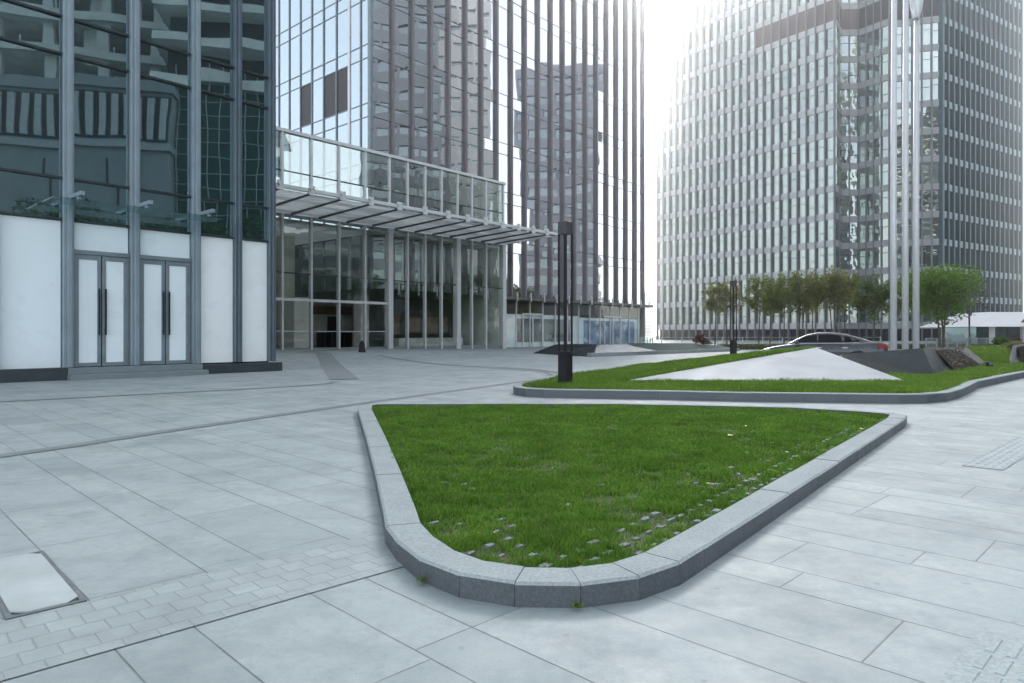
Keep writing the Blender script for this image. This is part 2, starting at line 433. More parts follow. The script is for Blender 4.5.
# ------------------------------------------------------------------ lawns
K1 = [(-1.95, 8.72), (-1.86, 8.23), (-1.29, 6.04), (-.88, 4.41), (-.67, 3.55), (-.60, 3.24), (-.505, 3.00), (-.37, 2.76), (-.20, 2.59), (.01, 2.50), (.25, 2.49),
      (.48, 2.565), (.67, 2.72), (.82, 2.91), (1.21, 3.41), (4.22, 7.33), (4.43, 7.66), (4.42, 7.88), (4.2, 8.12), (3.5, 8.6), (1.4, 9.05), (-1.6, 9.02), (-1.86, 8.93)]
K2 = [(.02, 11.46), (.06, 11.15), (.21, 10.92), (.5, 10.74), (.95, 10.62), (2.26, 10.40), (3.48, 10.08), (5.57, 9.80), (6.0, 9.86), (6.45, 10.12), (6.98, 10.66), (7.62, 11.4), (8.58, 12.58), (11.69, 15.59), (15.5, 18.9), (22, 23.6),
      (22, 26.5), (16.5, 25.2), (14.2, 22.2), (10.5, 19.5), (5.2, 20.6), (3.4, 19.25), (1.91, 15.95), (.75, 13.7), (.1, 11.95)]

def inset(poly, d):
    n = len(poly); out = []
    for i in range(n):
        p0, p1, p2 = (Vector(poly[(i - 1) % n]), Vector(poly[i]), Vector(poly[(i + 1) % n]))
        a = (p1 - p0).normalized(); b = (p2 - p1).normalized()
        na, nb = Vector((-a.y, a.x)), Vector((-b.y, b.x)); m = (na + nb)
        m = m / max(.35, m.dot(na)); out.append(p1 + m * d)
    return out

def kerb(name, poly, w, h, maxlen, label):
    """row of kerb stones with open joints and a chamfered outer arris"""
    root = empty(name, (*poly[0], 0)); off = Vector((*poly[0], 0))
    tag(root, label, 'kerb')
    inn = inset(poly, w); cut = inset(poly, .012); mb = MB(); n = len(poly)
    for i in range(n):
        j = (i + 1) % n
        L = (Vector(poly[j]) - Vector(poly[i])).length; k = max(1, round(L / maxlen))
        for s in range(k):
            t0, t1 = s / k + .0010 / L, (s + 1) / k - .0010 / L
            hh = h + random.uniform(-.002, .002)
            def at(P, t, z): q = Vector(P[i]).lerp(Vector(P[j]), t); return Vector((q.x, q.y, z)) - off
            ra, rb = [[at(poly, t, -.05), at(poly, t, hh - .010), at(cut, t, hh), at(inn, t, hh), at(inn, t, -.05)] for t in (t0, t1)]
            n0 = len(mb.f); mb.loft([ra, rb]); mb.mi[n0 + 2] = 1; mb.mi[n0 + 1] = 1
    mb.build('kerb_stones', [M['kerb_shade_face'], M['kerb']], root)
    return inn
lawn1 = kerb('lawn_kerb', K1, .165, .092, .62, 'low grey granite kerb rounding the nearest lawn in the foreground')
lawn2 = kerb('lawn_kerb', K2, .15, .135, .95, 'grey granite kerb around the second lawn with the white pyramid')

def inside(poly, x, y):
    P = np.array([tuple(p) for p in poly]); r = np.zeros(x.shape, bool); n = len(P); j = n - 1
    for i in range(n):
        xi, yi, xj, yj = P[i][0], P[i][1], P[j][0], P[j][1]
        r ^= ((yi > y) != (yj > y)) & (x < (xj - xi) * (y - yi) / (yj - yi + 1e-12) + xi); j = i
    return r
def edge_dist(poly, x, y):
    P = np.array([tuple(p) for p in poly]); best = np.full(x.shape, 1e9)
    for i in range(len(P)):
        a, b = P[i], P[(i + 1) % len(P)]; d = b - a; t = np.clip(((x - a[0]) * d[0] + (y - a[1]) * d[1]) / (d @ d), 0, 1)
        best = np.minimum(best, np.hypot(x - a[0] - t * d[0], y - a[1] - t * d[1]))
    return best
def vnoise(x, y, s, seed=0):
    """cheap value noise"""
    x, y = x * s + 37.2 * seed, y * s + 11.9 * seed; xi, yi = np.floor(x).astype(int), np.floor(y).astype(int); fx, fy = x - xi, y - yi
    fx, fy = fx * fx * (3 - 2 * fx), fy * fy * (3 - 2 * fy)
    def h(a, b): v = np.sin(a * 127.1 + b * 311.7 + seed * 74.7) * 43758.5453; return v - np.floor(v)
    return (h(xi, yi) * (1 - fx) + h(xi + 1, yi) * fx) * (1 - fy) + (h(xi, yi + 1) * (1 - fx) + h(xi + 1, yi + 1) * fx) * fy

def z1(x, y): return np.full_like(x, .055)
def z2(x, y):
    m = .44 * np.exp(-(((x - 16.8) * .80 + (y - 23.2) * .6) ** 2 / 22 + ((x - 16.8) * -.6 + (y - 23.2) * .8) ** 2 / 7))
    return .10 + m + .03 * vnoise(x, y, .5, 3)

def surf(name, poly, zf, step, m):
    P = np.array([tuple(p) for p in poly]); x0, y0 = P.min(0) - step; x1, y1 = P.max(0) + step
    X, Y = np.meshgrid(np.arange(x0, x1, step), np.arange(y0, y1, step)); Z = zf(X, Y)
    inn = inside(poly, X, Y) | (edge_dist(poly, X, Y) < step * .75)
    # pull samples lying outside back to the outline
    bm = bmesh.new(); vs = {}
    ok = inn
    H, Wd = X.shape
    outl = [Vector((p[0], p[1])) for p in P]
    def snap(x, y):
        best, bp = 1e9, (x, y)
        for i in range(len(outl)):
            a, b = outl[i], outl[(i + 1) % len(outl)]; d = b - a; t = min(1, max(0, (Vector((x, y)) - a).dot(d) / d.length_squared)); q = a + d * t
            l = (Vector((x, y)) - q).length
            if l < best: best, bp = l, (q.x, q.y)
        return bp
    ins = inside(poly, X, Y)
    for j in range(H):
        for i in range(Wd):
            if ok[j, i]:
                x, y = X[j, i], Y[j, i]
                if not ins[j, i]: x, y = snap(x, y)
                vs[(j, i)] = bm.verts.new((x, y, float(zf(np.array([x]), np.array([y]))[0])))
    for j in range(H - 1):
        for i in range(Wd - 1):
            k = [(j, i), (j, i + 1), (j + 1, i + 1), (j + 1, i)]
            k = [q for q in k if q in vs]
            if len(k) >= 3:
                try: bm.faces.new([vs[q] for q in k])
                except ValueError: pass
    me = bpy.data.meshes.new(name); bm.to_mesh(me); bm.free(); me.materials.append(m)
    o = bpy.data.objects.new(name, me); COL.objects.link(o); return tag(o, kind='structure')
surf('lawn_soil', lawn1, z1, .2, M['soil'])
surf('lawn_soil', lawn2, z2, .4, M['soil'])

def blades(name, x, y, z, h, w, m, label, nrm=None):
    n = len(x); ang = RNG.uniform(0, 2 * np.pi, n); lean = RNG.uniform(.15, 1.15, n) * h; la = RNG.uniform(0, 2 * np.pi, n)
    dx, dy = np.cos(ang) * w / 2, np.sin(ang) * w / 2; lx, ly = np.cos(la) * lean, np.sin(la) * lean
    V_ = np.empty((n, 5, 3))
    V_[:, 0] = np.stack([x - dx, y - dy, z - .01], 1); V_[:, 1] = np.stack([x + dx, y + dy, z - .01], 1)
    V_[:, 2] = np.stack([x + dx * .8 + lx * .35, y + dy * .8 + ly * .35, z + h * .58], 1); V_[:, 3] = np.stack([x - dx * .8 + lx * .35, y - dy * .8 + ly * .35, z + h * .58], 1)
    V_[:, 4] = np.stack([x + lx, y + ly, z + h], 1)
    base = (np.arange(n) * 5)[:, None]
    loops = np.concatenate([base + np.array([[0, 1, 2, 3]]), base + np.array([[3, 2, 4]])], 1).ravel()
    me = bpy.data.meshes.new(name); me.vertices.add(n * 5); me.vertices.foreach_set('co', V_.ravel())
    me.loops.add(n * 7); me.loops.foreach_set('vertex_index', loops.astype(np.int32))
    me.polygons.add(n * 2); st = (np.arange(n)[:, None] * 7 + np.array([[0, 4]])).ravel(); me.polygons.foreach_set('loop_start', st.astype(np.int32))
    me.update(calc_edges=True); me.validate(); me.materials.append(m)
    o = bpy.data.objects.new(name, me); COL.objects.link(o)
    return tag(o, label, 'grass', kind='stuff')
M['grass'] = leaf_mat('grass_blades', (.048, .14, .010), (.175, .33, .042), .42, 2.5, .03)
M['grass2'] = leaf_mat('grass_blades_bright', (.075, .175, .014), (.17, .29, .035), .4, .7, .03)

def pad_rows():
    """concrete stubs of the grass pavers that show through the turf near the front and right edges"""
    out = []
    ux, uy = Vector((.608, .794)), Vector((-.794, .608))     # laid along the right-hand kerb
    for i in range(-5, 60):
        for j in range(-5, 60):
            p = Vector((.45, 2.6)) + ux * (i * .125 + (.062 if j % 2 else 0)) + uy * (j * .115)
            out.append((p.x, p.y))
    a = np.array(out); x, y = a[:, 0], a[:, 1]
    ok = inside(lawn1, x, y); x, y = x[ok], y[ok]
    d = edge_dist(lawn1, x, y); right = (x - .6) * .794 - (y - 2.7) * .608      # >0 towards right kerb
    dr = np.abs((x - .82) * .79 - (y - 2.91) * .61)
    pr = np.exp(-((dr - .32) / .19) ** 2) * (y < 7.5) * 1.1 + np.exp(-(y - 2.55) / .24) * 1.1 + np.exp(-(y - 2.5) / 1.3) * .2 + .012
    pr *= (.62 + .4 * vnoise(x, y, 2.2, 5)) * (d > .05)
    ok = RNG.uniform(0, 1, len(x)) < pr
    return x[ok], y[ok], ux, uy
px_, py_, ux, uy = pad_rows()
mb = MB()
for x, y in zip(px_, py_):
    a, b = random.uniform(.017, .036), random.uniform(.011, .019); r0 = random.uniform(-.15, .15)
    u2 = Vector((ux.x * math.cos(r0) - ux.y * math.sin(r0), ux.x * math.sin(r0) + ux.y * math.cos(r0))); v2 = Vector((-u2.y, u2.x)); c = Vector((x, y))
    zt = .067 + random.uniform(-.005, .005)
    q = [(s_ * random.uniform(.75, 1.15), t_ * random.uniform(.6, 1.2)) for s_, t_ in ((1, -1), (1, 1), (-1, 1), (-1, -1))]
    pts = [c + u2 * a * s + v2 * b * t for s, t in q]
    mb.hexa([(p.x, p.y, .03) for p in pts], [(p.x, p.y, zt) for p in pts])
tag(mb.build('grass_pavers', M['paver_block']), 'pale concrete paver blocks showing through the near lawn', 'paving blocks', kind='stuff')

def scatter(poly, dens, zf):
    P = np.array([tuple(p) for p in poly]); x0, y0 = P.min(0); x1, y1 = P.max(0); A = (x1 - x0) * (y1 - y0)
    n = int(A * dens); x = RNG.uniform(x0, x1, n); y = RNG.uniform(y0, y1, n); ok = inside(poly, x, y)
    return x[ok], y[ok]
x, y = scatter(inset(lawn1, -.012), 34000, z1)
keep = RNG.uniform(0, 1, len(x)) < np.clip((2.9 / y) ** 1.15, .22, 1)
x, y = x[keep], y[keep]
cl = vnoise(x, y, 11, 1) * .62 + vnoise(x, y, 2.6, 2) * .38
# thin the turf over the blocks
gx = {}
for a, b in zip(px_, py_): gx.setdefault((int(a / .1), int(b / .1)), []).append((a, b))
thin = np.ones(len(x))
for a, b in zip(px_, py_):
    sel = (np.abs(x - a) < .036) & (np.abs(y - b) < .036); thin[sel] = .08
keep = RNG.uniform(0, 1, len(x)) < thin * np.clip(1.9 * cl - .22, .24, 1); x, y, cl = x[keep], y[keep], cl[keep]
h = (.013 + .034 * cl ** 1.3) * RNG.uniform(.6, 1.35, len(x)); w = .0038 * np.clip(y / 3.0, 1, 2.6) * RNG.uniform(.7, 1.2, len(x))
blades('lawn_grass', x, y, z1(x, y), h, w, M['grass'], 'dark green tufted turf filling the nearest kerbed lawn')
x, y = scatter(inset(lawn2, -.01), 2200, z2)
keep = RNG.uniform(0, 1, len(x)) < np.clip((11.5 / y) ** 1.3, .3, 1); x, y = x[keep], y[keep]
cl = vnoise(x, y, 3, 4) * .5 + vnoise(x, y, .9, 6) * .5
h = (.04 + .05 * cl) * RNG.uniform(.7, 1.25, len(x)); w = .010 * np.clip(y / 11, 1, 2) * RNG.uniform(.7, 1.2, len(x))
blades('lawn_grass', x, y, z2(x, y), h, w, M['grass2'], 'bright green turf of the second lawn around the white pyramid')

# fallen leaves and weeds
def leaf(pxy, rz, label, grp):
    o = MB(); k = .028
    o.quad((-k, 0, .002), (-.3 * k, -.5 * k, .006), (.6 * k, -.38 * k, .004), (k * 1.1, 0, .009), (.6 * k, .4 * k, .003), (-.3 * k, .5 * k, .007))
    ob = o.build('fallen_leaf', M['dry_leaf']); ob.location = (pxy[0], pxy[1], .115); ob.rotation_euler = (.15, .1, rz)
    tag(ob, label, 'leaf', grp)
M['dry_leaf'] = mat('dry_leaf', (.55, .47, .25), .7)
for (q, r0, lb) in (((1.90, 5.95), .3, 'dry yellow leaf near the middle of the nearest lawn, pointing sideways'), ((2.24, 6.55), 1.2, 'dry yellow leaf farthest back on the nearest lawn, right of the middle'),
                    ((1.17, 4.02), 2.2, 'large dry leaf lying closest to the right-hand kerb of the nearest lawn'), ((3.25, 6.35), .8, 'dry leaf at the narrow right tip of the nearest lawn')):
    leaf(q, r0, lb, 'dry leaves fallen on the lawn')
def weed(x, y, s, label):
    mb = MB()
    for k in range(26):
        a = random.uniform(0, 6.28); r0 = random.uniform(0, .022) * s; b = random.uniform(0, 6.28); hh = random.uniform(.008, .03) * s; l = .012 * s
        c = Vector((x + r0 * math.cos(a), y + r0 * math.sin(a), hh)); d = Vector((math.cos(b), math.sin(b), .3)) * l; e = Vector((-math.sin(b), math.cos(b), .2)) * l * .5
        mb.quad(c - d * .3, c + e, c + d, c - e)
    tag(mb.build('weed', M['grass2']), label, 'weed')
weed(.235, 2.465, 1.0, 'small weed sprouting at the foot of the kerb at the front of the lawn')
weed(-.36, 2.72, 1.1, 'small weed growing at the kerb foot on the rounded left corner')

# ------------------------------------------------------------------ sculpted stone and turf mounds
def pyramid():
    A, B, P, Q = Vector((2.12, 12.5, .155)), Vector((7.18, 12.5, .15)), Vector((6.45, 14.5, .715)), Vector((3.45, 19.3, .10))
    D = Vector((8.2, 18.0, .05))
    o = A.copy(); o.z = 0
    root = empty('stone_pyramid', o); tag(root, 'low white stone pyramid rising out of the second lawn with a turf back', 'pyramid')
    low = [Vector((q.x, q.y, -.02)) - o for q in (A, B)]
    f = MB(); ap = P - o
    Mx = Vector((6.05, 12.36, .15)); f.quad(A - o, Mx - o, ap); f.quad(Mx - o, B - o, ap); f.quad(low[0], Vector((Mx.x, Mx.y, -.02)) - o, Mx - o, A - o); f.quad(Vector((Mx.x, Mx.y, -.02)) - o, low[1], B - o, Mx - o); f.quad(B - o, D - o, ap)
    f.build('stone_face', M['white_stone'], root)
    t = MB(); t.quad(A - o, ap, Q - o); t.quad(ap, D - o, Q - o); t.build('turf_base', M['soil'], root)
    n = 26000; r1, r2 = RNG.uniform(0, 1, n), RNG.uniform(0, 1, n); s = np.sqrt(r1); wa, wb = 1 - s, s * (1 - r2); wc = s * r2
    pt = wa[:, None] * np.array(A - o) + wb[:, None] * np.array(P - o) + wc[:, None] * np.array(Q - o)
    cl = vnoise(pt[:, 0], pt[:, 1], 2.5, 8)
    b = blades('turf_cover', pt[:, 0], pt[:, 1], pt[:, 2], (.04 + .04 * cl) * RNG.uniform(.7, 1.2, n), np.full(n, .012), M['grass2'], None)
    del b['category']
    b.parent = root
pyramid()

def wedge():
    C1, BL, TL, T1 = Vector((8.87, 14.3, .08)), Vector((7.0, 14.95, .08)), Vector((7.7, 15.9, .53)), Vector((9.32, 15.5, .68))
    C2, T2 = Vector((12.85, 18.3, .10)), Vector((12.96, 19.5, .63)); BK = Vector((8.6, 19.5, .05))
    o = Vector((8.87, 14.3, 0)); root = empty('stone_wedge', o)
    tag(root, 'polished black granite wedge with a planted slope beside the flagpoles', 'stone wedge')
    f = MB()
    for fc in ((C1, T1, TL, BL), (C1, C2, T2, T1), (TL, T1, T2, BK), (BL, TL, BK), (C2, BK, T2)): f.quad(*[p - o for p in fc])
    for a, b in ((BL, C1), (C1, C2)): f.quad(*[p - o for p in (a, b, Vector((b.x, b.y, -.05)), Vector((a.x, a.y, -.05)))])
    f.build('stone_block', M['black_stone'], root)
    # planted recess in the right-hand slope, 6 mm proud of the polished stone
    n = (C2 - C1).cross(T1 - C1).normalized(); n = n if n.y < 0 else -n
    def on(s, t): return (C1.lerp(C2, s)).lerp(T1.lerp(T2, s), t) + n * .006 - o
    p = MB(); p.quad(on(.32, .12), on(.86, .14), on(.70, .93), on(.22, .90)); p.build('planting_bed', M['bed'], root)
    l = MB()
    for k in range(300):
        q = on(random.uniform(.30, .80), random.uniform(.14, .9)); b = random.uniform(0, 6.28); L = random.uniform(.02, .045)
        d = Vector((math.cos(b), math.sin(b), random.uniform(-.4, .8))) * L; s = Vector((-math.sin(b), math.cos(b), .3)) * L * .4; q = q + n * random.uniform(.0, .06)
        l.quad(q - d * .4, q + s, q + d, q - s)
    l.build('ground_plants', M['bed_leaf'], root)
M['bed'] = mat('planting_soil', (.035, .03, .024), .9, var=.4, scale=5, spec=.05)
M['bed_leaf'] = leaf_mat('bed_leaf', (.03, .04, .02), (.09, .07, .04), .2)
wedge()

def right_stone():
    o = Vector((15.3, 20.6, 0)); root = empty('stone_block', o + Vector((-2.1, -2.45, .0)))
    tag(root, 'pale grey stone wedge at the right edge with flowers behind it', 'stone wedge')
    pts = [Vector(p) for p in ((15.25, 20.5, .1), (17.3, 21.8, .1), (17.6, 22.9, .75), (15.85, 21.2, .68))]; bk = [Vector((18.6, 24.5, .1)), Vector((16.8, 22.7, .1))]
    f = MB(); f.quad(*[p - o for p in pts]); f.quad(pts[3] - o, pts[2] - o, bk[0] - o, bk[1] - o); f.quad(pts[0] - o, pts[3] - o, bk[1] - o); f.quad(pts[1] - o, bk[0] - o, pts[2] - o)
    f.build('stone_body', M['grey_stone'], root)
    n = (pts[1] - pts[0]).cross(pts[3] - pts[0]).normalized(); n = n if n.y < 0 else -n
    a, b, c, d = [pts[0].lerp(pts[1], s).lerp(pts[3].lerp(pts[2], s), t) + n * .006 - o for s, t in ((.3, .12), (.95, .15), (.95, .9), (.22, .9))]
    MB().quad(a, b, c, d).build('planting_bed', M['bed'], root)
right_stone()

def far_planter():
    o = Vector((2.0, 30, 0)); root = empty('stone_planter', o)
    tag(root, 'long low dark stone planter with sloped ends on the plaza beyond the lamp', 'planter')
    k = MB(); P = lambda x, y, z: Vector((x, y, z)) - o
    # grey kerb wall along the front
    k.hexa([P(3.45, 29.6, 0), P(13.4, 40.2, 0), P(13.2, 40.4, 0), P(3.3, 29.9, 0)], [P(3.45, 29.6, .17), P(13.4, 40.2, .17), P(13.2, 40.4, .17), P(3.3, 29.9, .17)])
    k.build('front_kerb', M['kerb'], root)
    b = MB()   # black wedge at the left
    a0, a1, a2, a3 = P(.85, 33.3, 0), P(3.40, 29.75, 0), P(4.0, 32.2, .48), P(2.1, 33.6, .48); a4 = P(3.2, 37.5, .46); a5 = P(5.2, 37, .46)
    b.quad(a0, a1, a2, a3); b.quad(a0, a3, a4, P(1.6, 38, 0)); b.quad(a3, a2, a5, a4); b.quad(a1, P(4.3, 30.5, .16), a2)
    b.build('black_wedge', M['black_stone'], root)
    w = MB(); w.quad(P(3.62, 29.95, .165), P(7.2, 33.4, .165), P(5.3, 32.9, .50)); w.quad(P(3.62, 29.95, .165), P(5.3, 32.9, .50), P(4.0, 32.25, .47)); w.quad(P(7.2, 33.4, .165), P(6.1, 36, .3), P(5.3, 32.9, .50)); w.build('pale_slab', M['grey_stone'], root)
    w = MB(); w.quad(P(5.3, 32.35, .168), P(6.6, 33.4, .168), P(5.5, 33.1, .54)); w.quad(P(6.6, 33.4, .168), P(6.2, 35, .25), P(5.5, 33.1, .54)); w.quad(P(5.3, 32.35, .168), P(5.5, 33.1, .54), P(5.2, 34, .2)); w.build('white_pyramid', M['white_stone'], root)
    t = MB(); t.quad(P(6.9, 33.5, .17), P(13.2, 40.3, .165), P(12.0, 43, .42), P(6.6, 38, .50)); t.quad(P(6.9, 33.5, .17), P(6.6, 38, .5), P(5.4, 34.5, .44)); t.quad(P(13.2, 40.3, .165), P(13.4, 41, .1), P(12.0, 43, .42)); t.build('dark_slope', M['slope'], root)
M['slope'] = mat('dark_green_stone', (.045, .07, .06), .9, var=.3, scale=2, fine=30, spec=.08)
far_planter()

fl = MB(); fl.box(-.065, .065, -.05, .05, .03, .16); fl.box(-.02, .02, .04, .06, .0, .08)
o_ = empty('floodlight', (12.2, 17.45, .13)); tag(o_, 'small black floodlight box on the grass at the tip of the black wedge', 'floodlight')
fl.build('housing', M['lamp_black'], o_, bevel=.008); MB().box(-.055, .055, -.058, -.0515, .04, .15).build('lens', M['store_glass'], o_)

# ------------------------------------------------------------------ lamps
def lamp(loc, rz, label, src=None, s=1.0):
    if src: r = copy_tree(src)
    else:
        r = empty('plaza_lamp', loc)
        b = MB().box(-.093, .093, -.093, .093, -.03, .575); b.build('base', M['lamp_black'], r, bevel=.006)
        for sx in (-1, 1):
            for sy in (-1, 1):
                q = MB().box(sx * .080 - .0135, sx * .080 + .0135, sy * .080 - .0135, sy * .080 + .0135, .575, 2.62); q.build('post', M['lamp_black'], r)
        MB().box(-.094, .094, -.094, .094, 2.62, 2.845).build('head', M['lamp_head'], r, bevel=.005)
    r.location = loc; r.rotation_euler = (0, 0, rz); r.scale = (s, s, s)
    tag(r, label, 'lamp', 'dark column lamps on the plaza')
    return r
M['lamp_head'] = mat('lamp_head_metal', (.055, .05, .054), .45, .2)
L1 = lamp((.936, 12.0, .125), R(46), 'tall dark lamp column on four thin posts at the front of the second lawn')
lamp((10.5, 32.4, 0), R(30), 'distant dark lamp column standing behind the pyramid near the trees', L1, 1.24)

# ------------------------------------------------------------------ flagpoles
def pole(x, y, label, flag=False):
    r = empty('flagpole', (x, y, 0)); tag(r, label, 'flagpole', 'silver flagpoles beside the black wedge')
    MB().tube([(0, 0, 0), (0, 0, 5), (.03, 0, 13.9)], [.108, .10, .08], 20).build('pole', M['pole'], r, smooth=False)
    MB().tube([(0, 0, 0), (0, 0, .06), (0, 0, .07)], [.2, .2, .15], 20).build('base_collar', M['rail'], r)
    m = MB(); m.tube([(.03, 0, 13.9), (.03, 0, 13.94), (.03, 0, 14.06), (.03, 0, 14.1)], [.05, .11, .1, .02], 12); m.build('finial', M['pole'], r)
    for k in r.children: k.data.polygons.foreach_set('use_smooth', [True] * len(k.data.polygons))
    return r
F = [pole(12.96, 23.2, 'left flagpole of the three silver poles, bare'), pole(13.53, 23.5, 'middle flagpole of the three silver poles, bare'), pole(14.11, 23.85, 'right flagpole of the three, the one with a furled white flag')]
fm = MB(); rings = []
for k in range(9):
    z = 11.95 + k * .24; rr = .09 + .13 * math.sin(min(1, (k + .6) / 6) * 1.6) ** 1.3; ring = []
    for j in range(14):
        a = 2 * math.pi * j / 14; r1 = rr * (1 + .42 * math.sin(3 * a + k * .5)); ring.append((r1 * math.cos(a) - .06, r1 * math.sin(a) * .8 - .14, z + .05 * math.sin(a * 2)))
    rings.append(ring)
fm.loft(rings); ff = fm.build('flag', M['flag'], loc=(14.11, 23.85, 0), smooth=True); tag(ff, 'limp furled white flag hanging from the right flagpole', 'flag')

# ------------------------------------------------------------------ shop building (left)
def pane(mb, x0, x1, z0, z1, y, t=.02, jit=.004):
    j = [random.uniform(-jit, jit) for _ in range(3)]; j.append(j[0] + j[2] - j[1])       # stays planar
    mb.hexa([(x0, y + j[0], z0), (x1, y + j[1], z0), (x1, y + t, z0), (x0, y + t, z0)], [(x0, y + j[3], z1), (x1, y + j[2], z1), (x1, y + t, z1), (x0, y + t, z1)])
def shop():
    r = empty('shop_building', S0, FA); tag(r, 'dark glass shop building with frosted white panels and double doors at street level', 'building')
    H = 14.2
    mu = [-8.9, -7.6, -6.24, -4.89, -3.54, -2.13, -1.05, -.1]
    MB().box(-14, -.02, .32, 12, .0, H).build('body', M['core'], r)
    MB().box(-14, .0, .05, 12.1, H, H + .35).build('parapet', M['mullion_dark'], r)
    MB().box(-14, -4.95, -.15, .05, -.1, .275).build('plinth', M['plinth_stone'], r, bevel=.006)
    MB().box(-2.0, .13, -.15, .05, -.1, .235).build('plinth', M['plinth_stone'], r, bevel=.006)
    s = MB(); s.box(-4.95, -2.0, -.42, .05, -.05, .12); s.box(-4.93, -2.02, -.14, .06, .12, .262); s.build('door_step', M['step_stone'], r, bevel=.008)
    zt = [3.50, 4.40, 7.10, 7.92, 10.6, 11.4, 14.1]
    for i, u in enumerate(mu):
        dark = i >= 6; w = .10 if i < 6 else .09
        q = MB(); q.box(u - w, u + w, -.06, .24, .27, H); q.box(u - w * .45, u + w * .45, -.14, -.06, .27, H)
        q.build('mullion', M['mullion_dark'] if dark else M['mullion'], r, bevel=.006)
    for i in range(len(mu) - 1):
        a, b = mu[i] + (.115 if i < 6 else .095), mu[i + 1] - (.115 if i + 1 < 6 else .095)
        for k in range(len(zt) - 1):
            q = MB(); pane(q, a, b, zt[k] + .02, zt[k + 1] - .02, .10, .05); q.build('window', M['store_glass'], r)
        for z in zt:
            MB().box(a, b, .03, .14, z - .024, z + .024).build('transom', M['transom'], r)
        door = 3 <= i <= 4
        if not door:
            MB().box(a, b, .10, .16, .27, 3.465).build('frosted_panel', M['frost_white'] if i >= 5 else M['frost'], r)
        else:
            MB().box(a, b, .10, .16, 2.86, 3.465).build('frosted_panel', M['frost'], r)
            MB().box(a, b, .02, .16, 2.77, 2.86).build('door_head', M['door_frame'], r)
            mid = (a + b) / 2
            for (x0, x1, hs) in ((a + .03, mid - .012, 1), (mid + .012, b - .03, -1)):
                fr = MB(); t = .075
                fr.box(x0, x0 + t, .05, .12, .275, 2.765); fr.box(x1 - t, x1, .05, .12, .275, 2.765); fr.box(x0 + t, x1 - t, .05, .12, .275, .36); fr.box(x0 + t, x1 - t, .05, .12, 2.66, 2.765)
                d = fr.build('door', M['door_frame'], r, bevel=.004)
                MB().box(x0 + t, x1 - t, .075, .10, .36, 2.66).build('door_panel', M['frost'], d)
                hx = x1 - .055 if hs == 1 else x0 + .055
                hd = MB(); hd.box(hx - .016, hx + .016, -.02, .008, .98, 2.02)
                for z in (1.08, 1.92): hd.box(hx - .01, hx + .01, .008, .05, z - .012, z + .012)
                hd.build('handle', M['handle'], d)
            MB().box(a, a + .028, .05, .16, .27, 2.77).build('door_jamb', M['door_frame'], r); MB().box(b - .028, b, .05, .16, .27, 2.77).build('door_jamb', M['door_frame'], r)
    # steel arms carrying a glass awning over the doors
    aw = empty('awning', (0, 0, 0)); aw.parent = r
    for u in mu[3:6]:
        q = MB(); q.box(u - .045, u + .045, -.96, -.06, 3.90, 3.99); q.box(u - .03, u + .03, -.78, -.66, 3.83, 3.90); q.box(u - .03, u + .03, -.25, -.18, 3.83, 3.90)
        q.build('awning_arm', M['mullion'], aw, bevel=.006)
    for a, b in ((mu[3] - .5, mu[4] - .01), (mu[4] + .01, mu[5] + .3)): MB().box(a, b, -.90, -.10, 3.795, 3.818).build('awning_glass', M['awning_glass'], aw)
shop()

